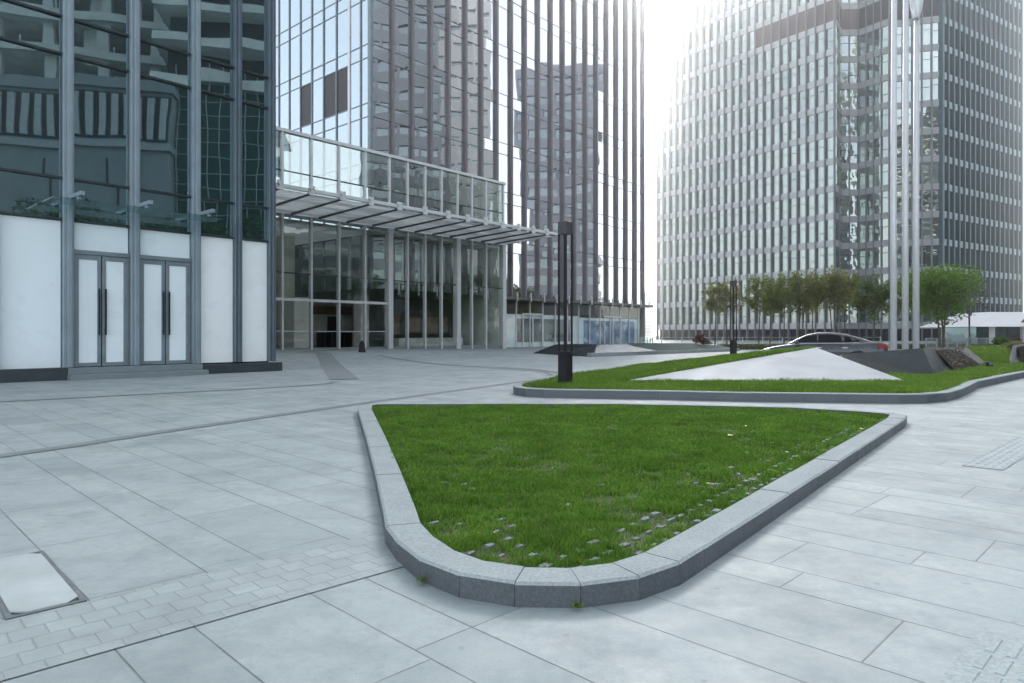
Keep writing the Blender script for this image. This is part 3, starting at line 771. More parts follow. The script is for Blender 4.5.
# ------------------------------------------------------------------ entrance hall
POSTS = [-21.4, -19.75, -18.1, -16.4, -14.77, -13.1, -11.42, -9.73, -8.41, -7.06, -5.74, -4.38, -3.11, -1.8, -.12]
M['added_skylight'] = frosted('added_frosted_ceiling', (.75, .77, .75), .6)  # unseen translucent ceiling, added to let daylight brighten the hall inside
def hall():
    r = empty('entrance_hall', W0, FA); tag(r, 'glazed entrance hall with a framed glass upper storey under the canopy', 'building')
    for i, u in enumerate(POSTS):
        big = i in (7, 11, 14)
        w = .16 if big else .05
        MB().box(u - w, u + w, -.12 if not big else -.2, .12 if not big else .2, -.2, 7.0).build('column' if big else 'mullion', M['white_metal'], r, bevel=.008)
        MB().box(u - .055, u + .055, -.10, .06, 7.25, 11.06).build('mullion', M['white_metal'], r)
    MB().box(-22, .06, -.14, .14, 11.06, 11.22).build('top_rail', M['white_metal'], r)
    MB().box(-22, .1, -.14, .5, 6.98, 7.25).build('roof_beam', M['white_metal'], r)
    MB().box(-22, -.28, -.08, .08, -.2, .285).build('threshold', M['step_stone'], r)
    for i in range(len(POSTS) - 1):
        a, b = POSTS[i] + (.16 if i in (7, 11) else .05), POSTS[i + 1] - (.16 if i + 1 in (7, 11, 14) else .05)
        left = i < 7
        q = MB(); pane(q, a, b, 4.10, 6.98, 0, .02, .006); q.build('glass_pane', M['lobby_glass'], r)
        lo = 2.80 if left else .285
        q = MB(); pane(q, a, b, lo, 4.04, 0, .02, .004); q.build('glass_pane', M['lobby_glass'], r)
        MB().box(a, b, -.045, .045, 4.04, 4.10).build('transom', M['soffit_dark'], r)
        if left:
            MB().box(a, b, -.10, .06, 2.66, 2.80).build('door_lintel', M['white_metal'], r)
            # slimmer glazed doors set back, open between the second and fourth post
            if i in (3, 6, 0, 1, 2):
                q = MB(); pane(q, a, b, .28, 2.66, .06, .02); q.build('glass_pane', M['rail_glass'], r)
                MB().box(a, b, .045, .095, 1.12, 1.16).build('push_bar', M['white_metal'], r)
            else:
                MB().box(a, b, .08, .12, 1.12, 1.15).build('push_bar', M['white_metal'], r)
        for z0, z1 in ((7.25, 9.12), (9.18, 11.06)):
            q = MB(); pane(q, POSTS[i] + .055, POSTS[i + 1] - .055, z0, z1, 0, .02, .012); q.build('glass_pane', M['upper_glass'], r)
        MB().box(POSTS[i] + .055, POSTS[i + 1] - .055, -.03, .05, 9.12, 9.18).build('transom', M['soffit_dark'], r)
    MB().box(-22, -.2, .15, .95, 7.02, 7.2).build('roof_deck', M['soffit_dark'], r)
    # inside
    MB().quad((-22, .1, .225), (-.3, .1, .07), (-.3, 9.5, .07), (-22, 9.5, .225)).build('floor', M['lobby_floor'], r)
    MB().box(-10.45, -.3, .16, 9.6, 6.75, 6.95).build('ceiling', M['lobby_ceil'], r)
    MB().box(-22, -10.47, .16, 9.6, 6.75, 6.80).build('added_skylight', M['added_skylight'], r)
    w = MB(); w.box(-22, -.3, 9.5, 9.7, 0, 6.75); w.box(-.3, -.2, .2, 9.5, 0, 6.75); w.build('back_wall', M['lobby_wall'], r)
    MB().box(-22.2, -22, -.1, 9.7, 0, 11.2).build('side_wall', M['lobby_wall'], r)
    MB().box(-13.95, -12.75, 3.0, 4.3, .1, 3.05).build('stone_pier', M['beige'], r, bevel=.01)
    MB().box(-15.6, -14.7, 6.0, 7.0, .1, 6.75).build('pillar', M['beige'], r)
    MB().box(-13.4, -12.6, 5.2, 6.2, .1, 6.75).build('pillar', M['beige'], r)
    MB().box(-9.8, -9.2, 2.6, 3.3, .1, 6.75).build('pillar', M['lobby_ceil'], r)
    MB().box(-7.6, -6.9, 9.42, 9.497, 1.05, 2.2).build('doorway', M['dark_void'], r)
    MB().box(-10.6, -5.6, 9.40, 9.497, 2.35, 2.9).build('wall_sign_band', M['warm_panel'], r)
    # cafe wall behind the right-hand glass
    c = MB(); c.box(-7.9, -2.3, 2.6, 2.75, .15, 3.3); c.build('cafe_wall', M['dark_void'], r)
    for k, (a, b) in enumerate(((-7.6, -6.9), (-6.4, -5.2), (-4.9, -3.7), (-3.3, -2.8))):
        MB().box(a, b, 2.55, 2.597, 1.0 + .1 * (k % 2), 2.1).build('menu_panel', M['warm_panel'], r)
    MB().box(-7.8, -2.4, 1.5, 2.0, .15, .75).build('counter', M['lobby_ceil'], r, bevel=.01)
hall()
for k in range(5):
    q = W0 + DA * (-10.3 + k * .48) + DB * 6.0
    o = MB().box(-.06, .06, -.45, .45, 0, .98)
    o = o.build('turnstile', M['handle'], loc=(q.x, q.y, .12), bevel=.02); o.rotation_euler = (0, 0, FA)
    tag(o, ('leftmost', 'second from left', 'middle', 'second from right', 'rightmost')[k] + ' of the five dark turnstile cabinets inside the entrance hall', 'turnstile', 'turnstiles in the hall')

def person():
    q = W0 + DA * (-17.3) + DB * 4.6
    h = 1.72
    me = bpy.data.meshes.new('person')
    J = [(0, 0, .93), (0, 0, 1.12), (0, 0, 1.38), (0, 0, 1.48), (0, .01, 1.58), (0, 0, 1.68),       # pelvis..head
         (.10, 0, .88), (.11, .02, .5), (.10, -.02, .09), (.11, .14, .04), (-.10, 0, .88), (-.10, -.01, .5), (-.11, -.06, .09), (-.11, .09, .04),
         (.19, 0, 1.40), (.23, .0, 1.12), (.21, .10, .88), (.20, .13, .79), (-.19, 0, 1.40), (-.22, .02, 1.13), (-.17, .17, .98), (-.13, .24, .96)]
    E = [(0, 1), (1, 2), (2, 3), (3, 4), (4, 5), (0, 6), (6, 7), (7, 8), (8, 9), (0, 10), (10, 11), (11, 12), (12, 13), (2, 14), (14, 15), (15, 16), (16, 17), (2, 18), (18, 19), (19, 20), (20, 21)]
    rad = [.15, .13, .15, .06, .095, .075, .095, .065, .045, .04, .095, .065, .045, .04, .065, .048, .036, .035, .065, .048, .036, .035]
    me.from_pydata(J, E, []); o = bpy.data.objects.new('person', me); COL.objects.link(o)
    md = o.modifiers.new('skin', 'SKIN')
    for i, rr in enumerate(rad): me.skin_vertices[0].data[i].radius = (rr, rr * .8)
    me.skin_vertices[0].data[0].use_root = True
    s = o.modifiers.new('sub', 'SUBSURF'); s.levels = 1; s.render_levels = 1
    me.materials.append(M['cloth']); o.location = (q.x, q.y, .19); o.rotation_euler = (0, 0, FA + 1.2)
    tag(o, 'person in dark clothes standing just inside the entrance hall at the left', 'person')
M['cloth'] = mat('dark_clothes', (.015, .015, .018), .8)
person()

def a_sign():
    o = Vector((-6.82, 31.05, gz(-6.82, 31.05))); r = empty('floor_sign', o, R(20)); tag(r, 'small dark folding floor sign standing on the plaza before the hall', 'sign')
    for s in (-1, 1):
        q = MB(); q.hexa([(-.14, s * .16, 0), (.14, s * .16, 0), (.14, s * .19, 0), (-.14, s * .19, 0)], [(-.10, s * .01, .48), (.10, s * .01, .48), (.10, s * .035, .48), (-.10, s * .035, .48)]); q.build('board', M['lamp_black'], r)
    MB().box(-.05, .05, -.04, .04, .47, .53).build('grip', M['handle'], r)
a_sign()

# entrance canopy -------------------------------------------------
CL = [-20.8, -19.11, -17.6, -16.0, -14.41, -12.71, -11.05, -9.45, -8.0, -6.6, -5.2, -3.8, -2.42, -1.1]
def canopy():
    r = empty('entrance_canopy', W0, FA); tag(r, 'wide flat steel and glass canopy projecting over the hall entrance', 'canopy')
    D = 4.53; zf, zb = 7.14, 6.99
    def Z(y): return zb + (zf - zb) * (-y / D)
    MB().box(-22, .0, -D - .07, -D + .07, 7.22, 7.38).build('front_beam', M['white_metal'], r, bevel=.01)
    e = MB(); e.hexa([(-.06, -D + .08, Z(-D) + .06), (.0, -D + .08, Z(-D) + .06), (.0, -.21, Z(0) + .02), (-.06, -.21, Z(0) + .02)], [(-.06, -D + .08, 7.36), (.0, -D + .08, 7.36), (.0, -.21, 7.22), (-.06, -.21, 7.22)]); e.build('end_beam', M['soffit_dark'], r)
    xs_ = [-22] + CL + [-.06]
    for i in range(len(xs_) - 1):
        a, b = xs_[i] + .07, xs_[i + 1] - .07
        n = 7
        for k in range(n):      # stepped soffit strips
            y0, y1 = -D + .08 + (D - .3) * k / n, -D + .08 + (D - .3) * (k + 1) / n - .03
            za, zb_ = Z(y0) + .03, Z(y1) + .03
            q = MB(); q.quad((a, y0, za), (b, y0, za), (b, y1, zb_), (a, y1, zb_))
            q.build('soffit_panel', [M['soffit'], M['soffit_b'], M['soffit_c']][(k * 2 + i + random.randint(0, 1)) % 3], r)
    for u in CL:
        q = MB(); q.hexa([(u - .03, -D - .02, Z(-D) - .03), (u + .03, -D - .02, Z(-D) - .03), (u + .03, -.21, Z(0) - .06), (u - .03, -.21, Z(0) - .06)], [(u - .03, -D - .02, 7.22), (u + .03, -D - .02, 7.22), (u + .03, -.21, 7.15), (u - .03, -.21, 7.15)])
        q.build('rib', M['soffit_dark'], r)
        c = MB(); c.box(u - .05, u + .05, -D - .13, -D - .072, 7.10, 7.5); c.box(u - .15, u + .15, -D - .125, -D - .075, 7.36, 7.50); c.box(u - .15, u + .15, -D - .125, -D - .075, 7.10, 7.22)
        c.build('clamp', M['white_metal'], r)
    MB().box(-22, -.1, -D + .1, -.25, 7.40, 7.43).build('glass_roof', M['rail_glass'], r)
M['soffit_b'] = frosted('canopy_soffit_dark', (.54, .55, .55), .55)
M['soffit_c'] = frosted('canopy_soffit_pale', (.76, .76, .75), .68)
canopy()

# ------------------------------------------------------------------ fin-clad tower behind the hall
def tower():
    r = empty('glass_tower', W0, FA); tag(r, 'dark glass office tower with tall vertical fins rising behind the entrance hall', 'building')
    u0, u1, v0, H = -10.31, 19.75, 1.0, 32.2
    fins = [u0 + .06 + 1.5 * k for k in range(1, 20)] + [u1 - .12]
    fl = [3.62, 6.72] ; z = 6.72
    while z < H - 1: fl += [z + .78, z + 3.4]; z += 3.4
    b = MB(); b.box(u0 + .15, -.05, v0 + .15, v0 + 22, 7.3, H); b.box(-.05, u1 - .05, v0 + .15, v0 + 22, 3.4, H); b.box(.1, u1 - 3, v0 + 6, v0 + 22, 0, 3.4); b.build('core', M['core'], r)
    MB().box(u0 - .05, u1 + .08, v0 - .3, v0 + 22, H, H + .6).build('parapet', M['fin'], r)
    MB().box(u0 - .06, u0 + .14, v0 - .12, v0 + .14, 3.6, H).build('corner_post', M['fin_blue'], r)
    for k, u in enumerate(fins):
        q = MB(); q.box(u - .075, u + .075, v0 - .22, v0 + .1, 3.62, H); q.build('fin', M['fin'], r)
        q = MB(); q.box(u - .03, u + .03, v0 - .72, v0 - .625, 3.3, 3.95); q.build('fin_clip', M['white_metal'], r)
    panes = []
    ed = [u0 + .14] + fins
    for i in range(len(ed) - 1):
        a = ed[i] + (.11 if i else 0); bb = ed[i + 1] - .11
        for k in range(len(fl) - 1): panes.append((a, bb, fl[k] + .025, fl[k + 1] - .025))
    # nearest hundred in view are parts, the rest one part
    def vis(p): return not (p[1] < 0 and p[3] < 11) and p[2] < 28
    panes.sort(key=lambda p: (0 if vis(p) else 1, p[0] ** 2 * .5 + (p[2] - 8) ** 2 * 1.5 + (p[0] + 10) * 4))
    rest = MB()
    for n, p in enumerate(panes):
        if n < 98: q = MB(); pane(q, *p, v0, .04, .010); q.build('window', M['tower_glass'], r)
        else: pane(rest, *p, v0, .04, .010)
    tag(rest.build('windows', M['tower_glass'], r), kind='stuff')
    for z in fl: MB().box(u0 + .14, u1 - .1, v0 + .012, v0 + .09, z - .03, z + .03).build('transom', M['transom'], r)
    # blue-grey side face
    vs = [v0 + .14, 1.86, 3.0, 4.3, 5.68, 7.0, 8.33, 9.68, 11.0, 12.4, 13.8, 15.2, 16.6, 18.0, 19.4, 20.8, 22.2]
    for k, v in enumerate(vs[1:], 1):
        w = .05 if k != 2 else .1
        MB().box(u0 - .06, u0 + .05, v - w, v + w, 3.6, H).build('mullion', M['white_metal'] if k == 2 else M['mullion_side'], r)
    rest = MB(); cnt = 0
    for k in range(len(vs) - 1):
        for i in range(len(fl) - 1):
            a, c, z0, z1 = vs[k] + .05, vs[k + 1] - .05, fl[i] + .03, fl[i + 1] - .03
            dark = abs(fl[i + 1] - 16.92) < .3 and k in (3, 2, 5)
            j = [random.uniform(-.004, .004) for _ in range(3)]; j.append(j[0] + j[2] - j[1]); x = u0
            def pn(q): q.hexa([(x + j[0], a, z0), (x + .03, a, z0), (x + .03, c, z0), (x + j[1], c, z0)], [(x + j[3], a, z1), (x + .03, a, z1), (x + .03, c, z1), (x + j[2], c, z1)])
            if dark: q = MB(); pn(q); q.build('open_panel', M['panel_dark'], r)
            elif 12 < z0 < 30 and k < 8 and cnt < 95: q = MB(); pn(q); q.build('side_window', M['tower_side_glass'], r); cnt += 1
            else: pn(rest)
    tag(rest.build('side_windows', M['tower_side_glass'], r), kind='stuff')
    for z in fl: MB().box(u0 - .025, u0 + .04, v0 + .14, 22.2, z - .03, z + .03).build('transom', M['fin_blue'], r)
    # ledge over the street-level glazing
    MB().box(.2, u1 + .75, v0 - .62, v0 + .12, 3.40, 3.60).build('ledge', M['fin_side'], r)
    MB().box(.2, u1 - .1, v0 + .2, v0 + .3, 2.3, 3.40).build('upper_band', M['warm_dark'], r)
    for k in range(14):
        u = .9 + k * 1.5
        if u < u1: MB().box(u - .035, u + .035, v0 - .04, v0 + .06, 0, 3.4).build('street_mullion', M['white_metal'], r)
    MB().box(u1 - .28, u1, v0 - .2, v0 + .25, 0, 3.4).build('end_column', M['fin'], r)
    g_ = MB()
    for k in range(13): pane(g_, .94 + k * 1.5, .94 + k * 1.5 + 1.42, .1, 3.38, v0, .02, .003)
    tag(g_.build('street_glass', M['rail_glass'], r))
    # frosted hoarding behind the glass with a printed grey picture and a blue one
    MB().box(1.25, 10.0, v0 + .10, v0 + .16, .05, 2.42).build('hoarding', M['frost_white'], r)
    MB().box(10.1, 19.2, v0 + .10, v0 + .16, .05, 2.30).build('hoarding', M['frost'], r)
    MB().box(2.5, 8.9, v0 + .085, v0 + .098, .42, 2.12).build('printed_picture', M['pic_grey'], r)
    MB().box(10.7, 18.4, v0 + .085, v0 + .098, .15, 2.1).build('printed_picture', M['pic_blue'], r)
    for a, b in ((3.0, 5.3), (13.4, 16.0)):
        q = MB()
        for x0, x1, z0, z1 in ((a, a + .09, 0, 2.5), (b - .09, b, 0, 2.5), (a + .09, b - .09, 2.4, 2.5), ((a + b) / 2 - .05, (a + b) / 2 + .05, 0, 2.4)): q.box(x0, x1, v0 - .10, v0 - .045, z0, z1)
        q.build('door_frame', M['white_metal'], r)
    MB().box(.2, 19.6, v0 - .5, v0 + .4, -.1, .07).build('threshold', M['kerb'], r)
def pic_mat(name, c1, c2, c3, sc):
    m, nt, p, o = new_mat(name)
    f = remap(nt, ntex(nt, sc, 4, stretch=(1, 1, 1.3), rough=.5), .38, .62); c = ramp_mix(nt, f, c1, c2)
    c = ramp_mix(nt, remap(nt, ntex(nt, sc * 2.1, 3), .56, .68), c, c3); nt.links.new(c, p.inputs['Base Color']); p.inputs['Roughness'].default_value = .3
    return m
M['pic_grey'] = pic_mat('grey_print', (.10, .11, .11), (.30, .31, .31), (.62, .63, .63), .6)
M['pic_blue'] = pic_mat('blue_print', (.10, .16, .30), (.30, .40, .56), (.60, .68, .78), .7)
M['warm_dark'] = mat('dark_brown_band', (.05, .04, .03), .5)
M['fin_blue'] = mat('blue_grey_metal', (.17, .20, .23), .4, .3)
M['mullion_side'] = mat('side_mullion', (.16, .19, .22), .4, .3)
tower()

# ------------------------------------------------------------------ office block on the right
def office():
    o = Vector((46.4, 98.1, 0)); r = empty('office_block', o); tag(r, 'tall pale gridded office tower with a chamfered corner behind the trees', 'building')
    dl = Vector((-.6216, .7833, 0)); P1 = Vector((46.4, 98.1, 0)); PL = P1 + dl * 32.3
    N1, N2, P1b, P2a, P2, P3 = Vector((48.6, 101.2, 0)), Vector((51.4, 101.2, 0)), Vector((53.9, 97.6, 0)), Vector((54.6, 97.9, 0)), Vector((60.8, 96.7, 0)), Vector((81.7, 109.7, 0))
    P2a = Vector((54.9, 98.4, 0))
    H = 62.2; z0_, pitch, bh = 2.2, 3.95, .92
    nf = 16
    # core
    cen = Vector((66, 122, 0)); out = [PL, P1, N1, N2, P1b, P2a, P2, P3, Vector((94, 128, 0)), Vector((64, 146, 0))]
    sh = [p + (cen - p).normalized() * .35 for p in out]
    MB().hexa([p - o for p in sh], [p - o + Vector((0, 0, H)) for p in sh]).build('core', M['core'], r)
    MB().hexa([p - o + Vector((0, 0, H)) for p in out], [p - o + Vector((0, 0, H + 1.2)) for p in out]).build('parapet', M['rt_band'], r)
    wins = []
    def fbox(mb, P, d, n, s0, s1, w0, w1, za, zb):
        mb.hexa([P + d * s + n * w - o + Vector((0, 0, za)) for s, w in ((s0, w0), (s1, w0), (s1, w1), (s0, w1))], [P + d * s + n * w - o + Vector((0, 0, zb)) for s, w in ((s0, w0), (s1, w0), (s1, w1), (s0, w1))])
    def face(A, B, bays, pil, band, pdep, pw, gl, ends=(True, True), louv=None, split=.62, lv0=0, gap=0.0, dark=False):
        d = (B - A); L = d.length; d.normalize(); n = Vector((d.y, -d.x, 0))
        if n.dot(A - cen) < 0: n = -n
        step = L / bays
        for k in range(bays + 1):
            if (k == 0 and not ends[0]) or (k == bays and not ends[1]): continue
            w = pw * (1.7 if k in (0, bays) and pw > .15 else 1)
            q = MB(); fbox(q, A, d, n, k * step - w / 2, k * step + w / 2, -.3, pdep, 0, H); q.build('pilaster', pil, r)
        for f in range(nf + 1):
            zc = z0_ + pitch * f
            if zc > H - .5: break
            if gap:
                q = MB()
                for k in range(bays): fbox(q, A, d, n, k * step + gap, (k + 1) * step - gap, .0, .12, zc - bh / 2, zc + bh / 2)
                q.build('spandrel_band', band, r)
                q = MB(); fbox(q, A, d, n, .02, L - .02, -.25, -.002, zc - bh / 2 - .05, zc + bh / 2 + .05); q.build('spandrel_back', pil, r)
            else:
                q = MB(); fbox(q, A, d, n, .02, L - .02, -.25, .06, zc - bh / 2, zc + bh / 2); q.build('spandrel_band', band, r)
            zt = min(zc + pitch - bh / 2, H)
            for k in range(bays):
                a, b, z0, z1 = k * step + pw / 2, (k + 1) * step - pw / 2, zc + bh / 2, zt
                if f == 11 and louv and k >= lv0:
                    continue
                m_ = gl[int(random.random() * len(gl))]
                wins.append((A, d, n, a, b, z0, z1, m_, split + random.choice((-.25, 0, 0, .08)), dark))
            if f == 11 and louv: q = MB(); fbox(q, A, d, n, lv0 * step + .03, L - .03, -.2, .015, zc + bh / 2, zt); q.build('louvre_panel', louv, r)
    A_, B_, C_ = M['rt_glass_a'], M['rt_glass_b'], M['rt_glass_c']
    face(PL, P1, 23, M['rt_pil'], M['rt_band'], .36, .15, [A_, B_, B_, B_, A_, C_], louv=M['louvre'], lv0=14, dark=True)
    face(P1, N1, 2, M['rt_pil'], M['rt_band_dark'], .08, .09, [C_, A_], (False, False), M['louvre'])
    face(N1, N2, 2, M['rt_pil'], M['rt_band_dark'], .10, .12, [C_, C_, A_], (True, False), M['louvre'])
    face(N2, P1b, 4, M['rt_pil'], M['rt_band_dark'], .18, .13, [A_, B_, C_], (True, True), M['louvre_dark'])
    face(P2a, P2, 5, M['rt_pil'], M['rt_band_dark'], .25, .15, [A_, B_, C_, C_], (True, True), M['louvre_dark'])
    face(P2, P3, 16, M['rt_pil_dark'], M['rt_side_band'], .30, .30, [M['rt_glass_d']], (True, True), M['louvre_dark'])
    face(P3, Vector((94, 128, 0)), 10, M['rt_pil_dark'], M['rt_side_band'], .3, .3, [M['rt_glass_a']], (False, True))
    def key(w): c = w[0] + w[1] * w[3]; return c.length + abs(w[5] - 14) * .6 + (12 if w[6] < 8 else 0)
    wins.sort(key=key); rest = {}
    for n_, (P, d, n, a, b, z0, z1, m_, sp, dark) in enumerate(wins):
        q = MB() if n_ < 99 else rest.setdefault(m_.name, (MB(), m_))[0]
        tl = random.uniform(-.02, .02); h_ = z1 - z0; zs = z0 + h_ * sp
        if dark:      # a dark strip paints in the pilaster's shade beside every main pane
            c_ = a + (b - a) * random.uniform(.30, .42); q2 = MB() if n_ < 99 else rest.setdefault('dark', (MB(), M['rt_glass_c']))[0]
            fbox(q2, P, d, n, a, c_ - .03, -.2, -.09, z0, z1); a = c_
            if n_ < 99: q2.build('shade_strip', M['rt_glass_c'], r)
        fbox(q, P, d, n, a, b, -.2, -.05 + tl, z0, zs - .04); fbox(q, P, d, n, a, b, -.2, -.05 - tl, zs + .04, z1)
        if n_ < 99: q.build('window', m_, r)
    for q, m_ in rest.values(): tag(q.build('windows', m_, r), kind='stuff')
M['rt_side_band'] = mat('office_side_spandrel', (.36, .45, .49), .5, var=.08, scale=.4)
office()

# white canopied podium building at the far right
def podium():
    o = Vector((48, 69, 0)); r = empty('podium_building', o); tag(r, 'low pavilion with a sloping white roof fascia at the right edge', 'building')
    q = MB(); q.hexa([(-1.6, 0, 1.75), (14, 0, 1.75), (14, 9, 1.75), (-1.6, 9, 1.75)], [(1.8, 2.4, 3.3), (14, 2.4, 3.3), (14, 7, 3.3), (1.8, 7, 3.3)]); q.build('roof', M['white_canopy'], r)
    MB().box(.4, 14, 2.2, 8, 0, 1.75).build('glass_wall', M['rt_glass_d'], r)
    for x in (1.2, 4.4, 7.6, 10.8): MB().box(x - .18, x + .18, .8, 1.2, 0, 1.75).build('column', M['white_canopy'], r)
    MB().hexa([(3.1, -.9, 2.15), (14, -.9, 2.15), (14, -.35, 2.15), (3.1, -.35, 2.15)], [(3.4, -.9, 2.5), (14, -.9, 2.5), (14, -.35, 2.5), (3.4, -.35, 2.5)]).build('red_awning', M['red_awning'], r)
podium()

# far pale towers in the gap
for (x, y, w, h, lb) in ((50.5, 262, 5.5, 14.2, 'pale distant tower block in the gap between the towers, the nearer and lower'), (57, 285, 4.6, 17.0, 'pale distant tower block in the gap between the towers, the taller')):
    q = MB(); q.box(-w / 2, w / 2, 0, w, 0, h); q.box(-w / 4, w / 4, w * .3, w * .7, h, h + 1.4)
    r = empty('distant_tower', (x, y, 0)); tag(r, lb, 'building', 'distant towers'); q.build('body', M['far_tower'], r)
    wq = MB()
    for z in np.arange(1.5, h - .8, 1.2): wq.box(-w / 2 + .3, w / 2 - .3, -.03, -.003, z, z + .55)
    wq.build('window_bands', M['blk_dim'], r)

# ------------------------------------------------------------------ trees, hedge, bushes, railings
def crown(mb, blobs, n, size, flat=.6):
    for k in range(n):
        c, rad = blobs[random.randrange(len(blobs))] if random.random() < .5 else random.choices(blobs, [b[1].x * b[1].y * b[1].z for b in blobs])[0]
        while True:
            p = Vector((random.uniform(-1, 1), random.uniform(-1, 1), random.uniform(-1, 1)))
            if .15 < p.length < 1: break
        q = c + Vector((p.x * rad.x, p.y * rad.y, p.z * rad.z))
        if noise.noise(q * 1.7) < -.12: continue
        s = size * random.uniform(.6, 1.3); a = Vector((random.gauss(0, 1), random.gauss(0, 1), random.gauss(0, flat))).normalized(); b = a.orthogonal().normalized(); b = (b * math.cos(k) + a.cross(b) * math.sin(k))
        mb.quad(q - a * s, q + b * s * .45, q + a * s, q - b * s * .45)
def tree(name, loc, h, w, n, size, lm, label, group=None, trunk_h=.38, seed=0, multi=1, rtr=.055, shape=1.0, squash=1.0):
    random.seed(seed); r = empty(name, loc); tag(r, label, 'tree', group)
    t = MB(); blobs = []
    zc0 = h * trunk_h
    for m_ in range(multi):
        bx, by = (random.uniform(-.25, .25), random.uniform(-.2, .2)) if multi > 1 else (0, 0)
        lean = Vector((random.uniform(-.12, .12), random.uniform(-.1, .1), 0)) * (2 if multi > 1 else 1)
        pts = [Vector((bx, by, -.1)) + lean * s + Vector((0, 0, z)) for s, z in ((0, 0), (.3, h * .25), (.7, h * .5), (1.2, h * .78))]
        t.tube(pts, [rtr, rtr * .85, rtr * .6, rtr * .25], 7)
        for k in range(9):
            f = random.uniform(.42, .95); base = pts[1].lerp(pts[3], f); a = random.uniform(0, 6.283); L = w * random.uniform(.28, .5) * (1.1 - .5 * f)
            tip = base + Vector((math.cos(a) * L, math.sin(a) * L, L * random.uniform(.5, 1.2))); mid = base.lerp(tip, .5) + Vector((0, 0, -.06 * L))
            t.tube([base, mid, tip], [rtr * .42, rtr * .3, rtr * .1], 5)
            for k2 in range(3):
                tt = base.lerp(tip, random.uniform(.4, 1)); a2 = random.uniform(0, 6.28); L2 = L * .5
                t.tube([tt, tt + Vector((math.cos(a2) * L2, math.sin(a2) * L2, L2 * random.uniform(.2, 1)))], [rtr * .16, rtr * .05], 4)
            rb = w * random.uniform(.14, .24); blobs.append((tip, Vector((rb, rb, rb * .85 * shape))))
        blobs.append((pts[3], Vector((w * .24, w * .24, w * .26 * shape)))); blobs.append((pts[2].lerp(pts[3], .5), Vector((w * .33, w * .33, w * .3 * shape))))
    t.build('trunk', M['bark'], r)
    c = MB(); crown(c, blobs, n, size); c.build('crown', lm, r)
    return r
LB = [leaf_mat('leaf_olive', (.085, .13, .025), (.24, .29, .07), .58), leaf_mat('leaf_brown', (.10, .125, .03), (.26, .27, .08), .58), leaf_mat('leaf_dull_green', (.075, .125, .03), (.20, .25, .07), .55)]
M['leaf_green'] = leaf_mat('leaf_fresh_green', (.07, .17, .015), (.20, .34, .04), .5)
M['leaf_purple'] = leaf_mat('leaf_sparse', (.08, .07, .06), (.15, .13, .10), .3)
M['leaf_dark'] = leaf_mat('leaf_dark', (.04, .10, .03), (.10, .18, .05), .45)
row = [(715, 51, 5.4, 2.3, 1, 1500, 'thin sparse tree left of the row, its crown partly bare'), (727, 49, 5.3, 2.2, 1, 1500, 'slender brownish tree just left of the distant lamp column'),
       (758.6, 49, 5.6, 2.4, 0, 2600, 'olive tree standing right of the distant lamp column, trunk straight'), (770, 52, 5.8, 2.5, 2, 2600, 'slim green tree right behind the front end of the car'),
       (784, 49, 5.6, 2.7, 0, 3000, 'olive tree with a dark straight trunk above the car bonnet'), (800, 50, 5.8, 3.0, 1, 3200, 'bushy brown tree with several stems above the pyramid tip'),
       (812, 53, 6.0, 2.6, 0, 2400, 'olive tree at the right end of the brown clump'), (835, 50, 6.2, 2.6, 1, 3000, 'tallest brownish tree, over the car roof'),
       (845, 52, 6.2, 2.4, 0, 2400, 'olive tree overlapping the tallest one on its right'), (874, 46, 5.0, 2.9, 2, 3000, 'rounded dull green tree left of the flagpoles'),
       (908, 50, 5.7, 2.8, 1, 2600, 'brown tree seen between the flagpoles')]
for i, (px, Z, h, w, lm, n, lb) in enumerate(row):
    tree('small_tree', ((px - 512) / 683 * Z, Z, 0), h, w * 1.0, int(n * 2.0), .095, LB[lm], lb, 'trees planted in front of the office block', seed=20 + i, multi=3 if i in (5, 7) else 1, trunk_h=.3, shape=1.7)
tree('green_tree', (27.4, 43.5, 0), 4.8, 4.7, 20000, .10, M['leaf_green'], 'full bright green tree right of the flagpoles', seed=51, multi=3, rtr=.07)
tree('bare_tree', (31.2, 46.5, 0), 5.0, 3.4, 1700, .075, M['leaf_purple'], 'sparse half-bare tree leaning out right of the bright green tree', seed=53, multi=2)
random.seed(99)
def bush(x, y, z, w, h, m, label, n=3200, size=.055):
    mb = MB(); bl = [(Vector((random.uniform(-.3, .3) * w, random.uniform(-.2, .2) * w, h * random.uniform(.35, .6))), Vector((w * .3, w * .3, h * .42))) for k in range(6)]
    crown(mb, bl, n, size); r = empty('bush', (x, y, z)); tag(r, label, 'bush'); mb.build('foliage', m, r)
    st = MB()
    for k in range(5): st.tube([(0, 0, 0), (random.uniform(-.3, .3) * w, random.uniform(-.2, .2) * w, h * .6)], [.02, .008], 5)
    st.build('stem', M['bark'], r)
M['leaf_red'] = leaf_mat('leaf_dark_red', (.07, .02, .02), (.17, .06, .055), .3)
M['leaf_magenta'] = leaf_mat('flower_purple', (.10, .015, .035), (.24, .05, .10), .3)
bush(11.3, 40.4, .36, 1.35, .68, M['leaf_red'], 'round dark red bush at the end of the long stone planter')
bush(18.2, 25.2, .42, .75, .56, M['leaf_dark'], 'clipped dark green dome bush near the right edge')
bush(19.3, 25.9, .34, 1.0, .52, M['leaf_magenta'], 'purple flowering bush beside the dome bush at the right edge', 2200)
bush(14.7, 20.0, .50, .8, .35, LB[1], 'mixed low flowers on top of the pale grey wedge', 900, .035)
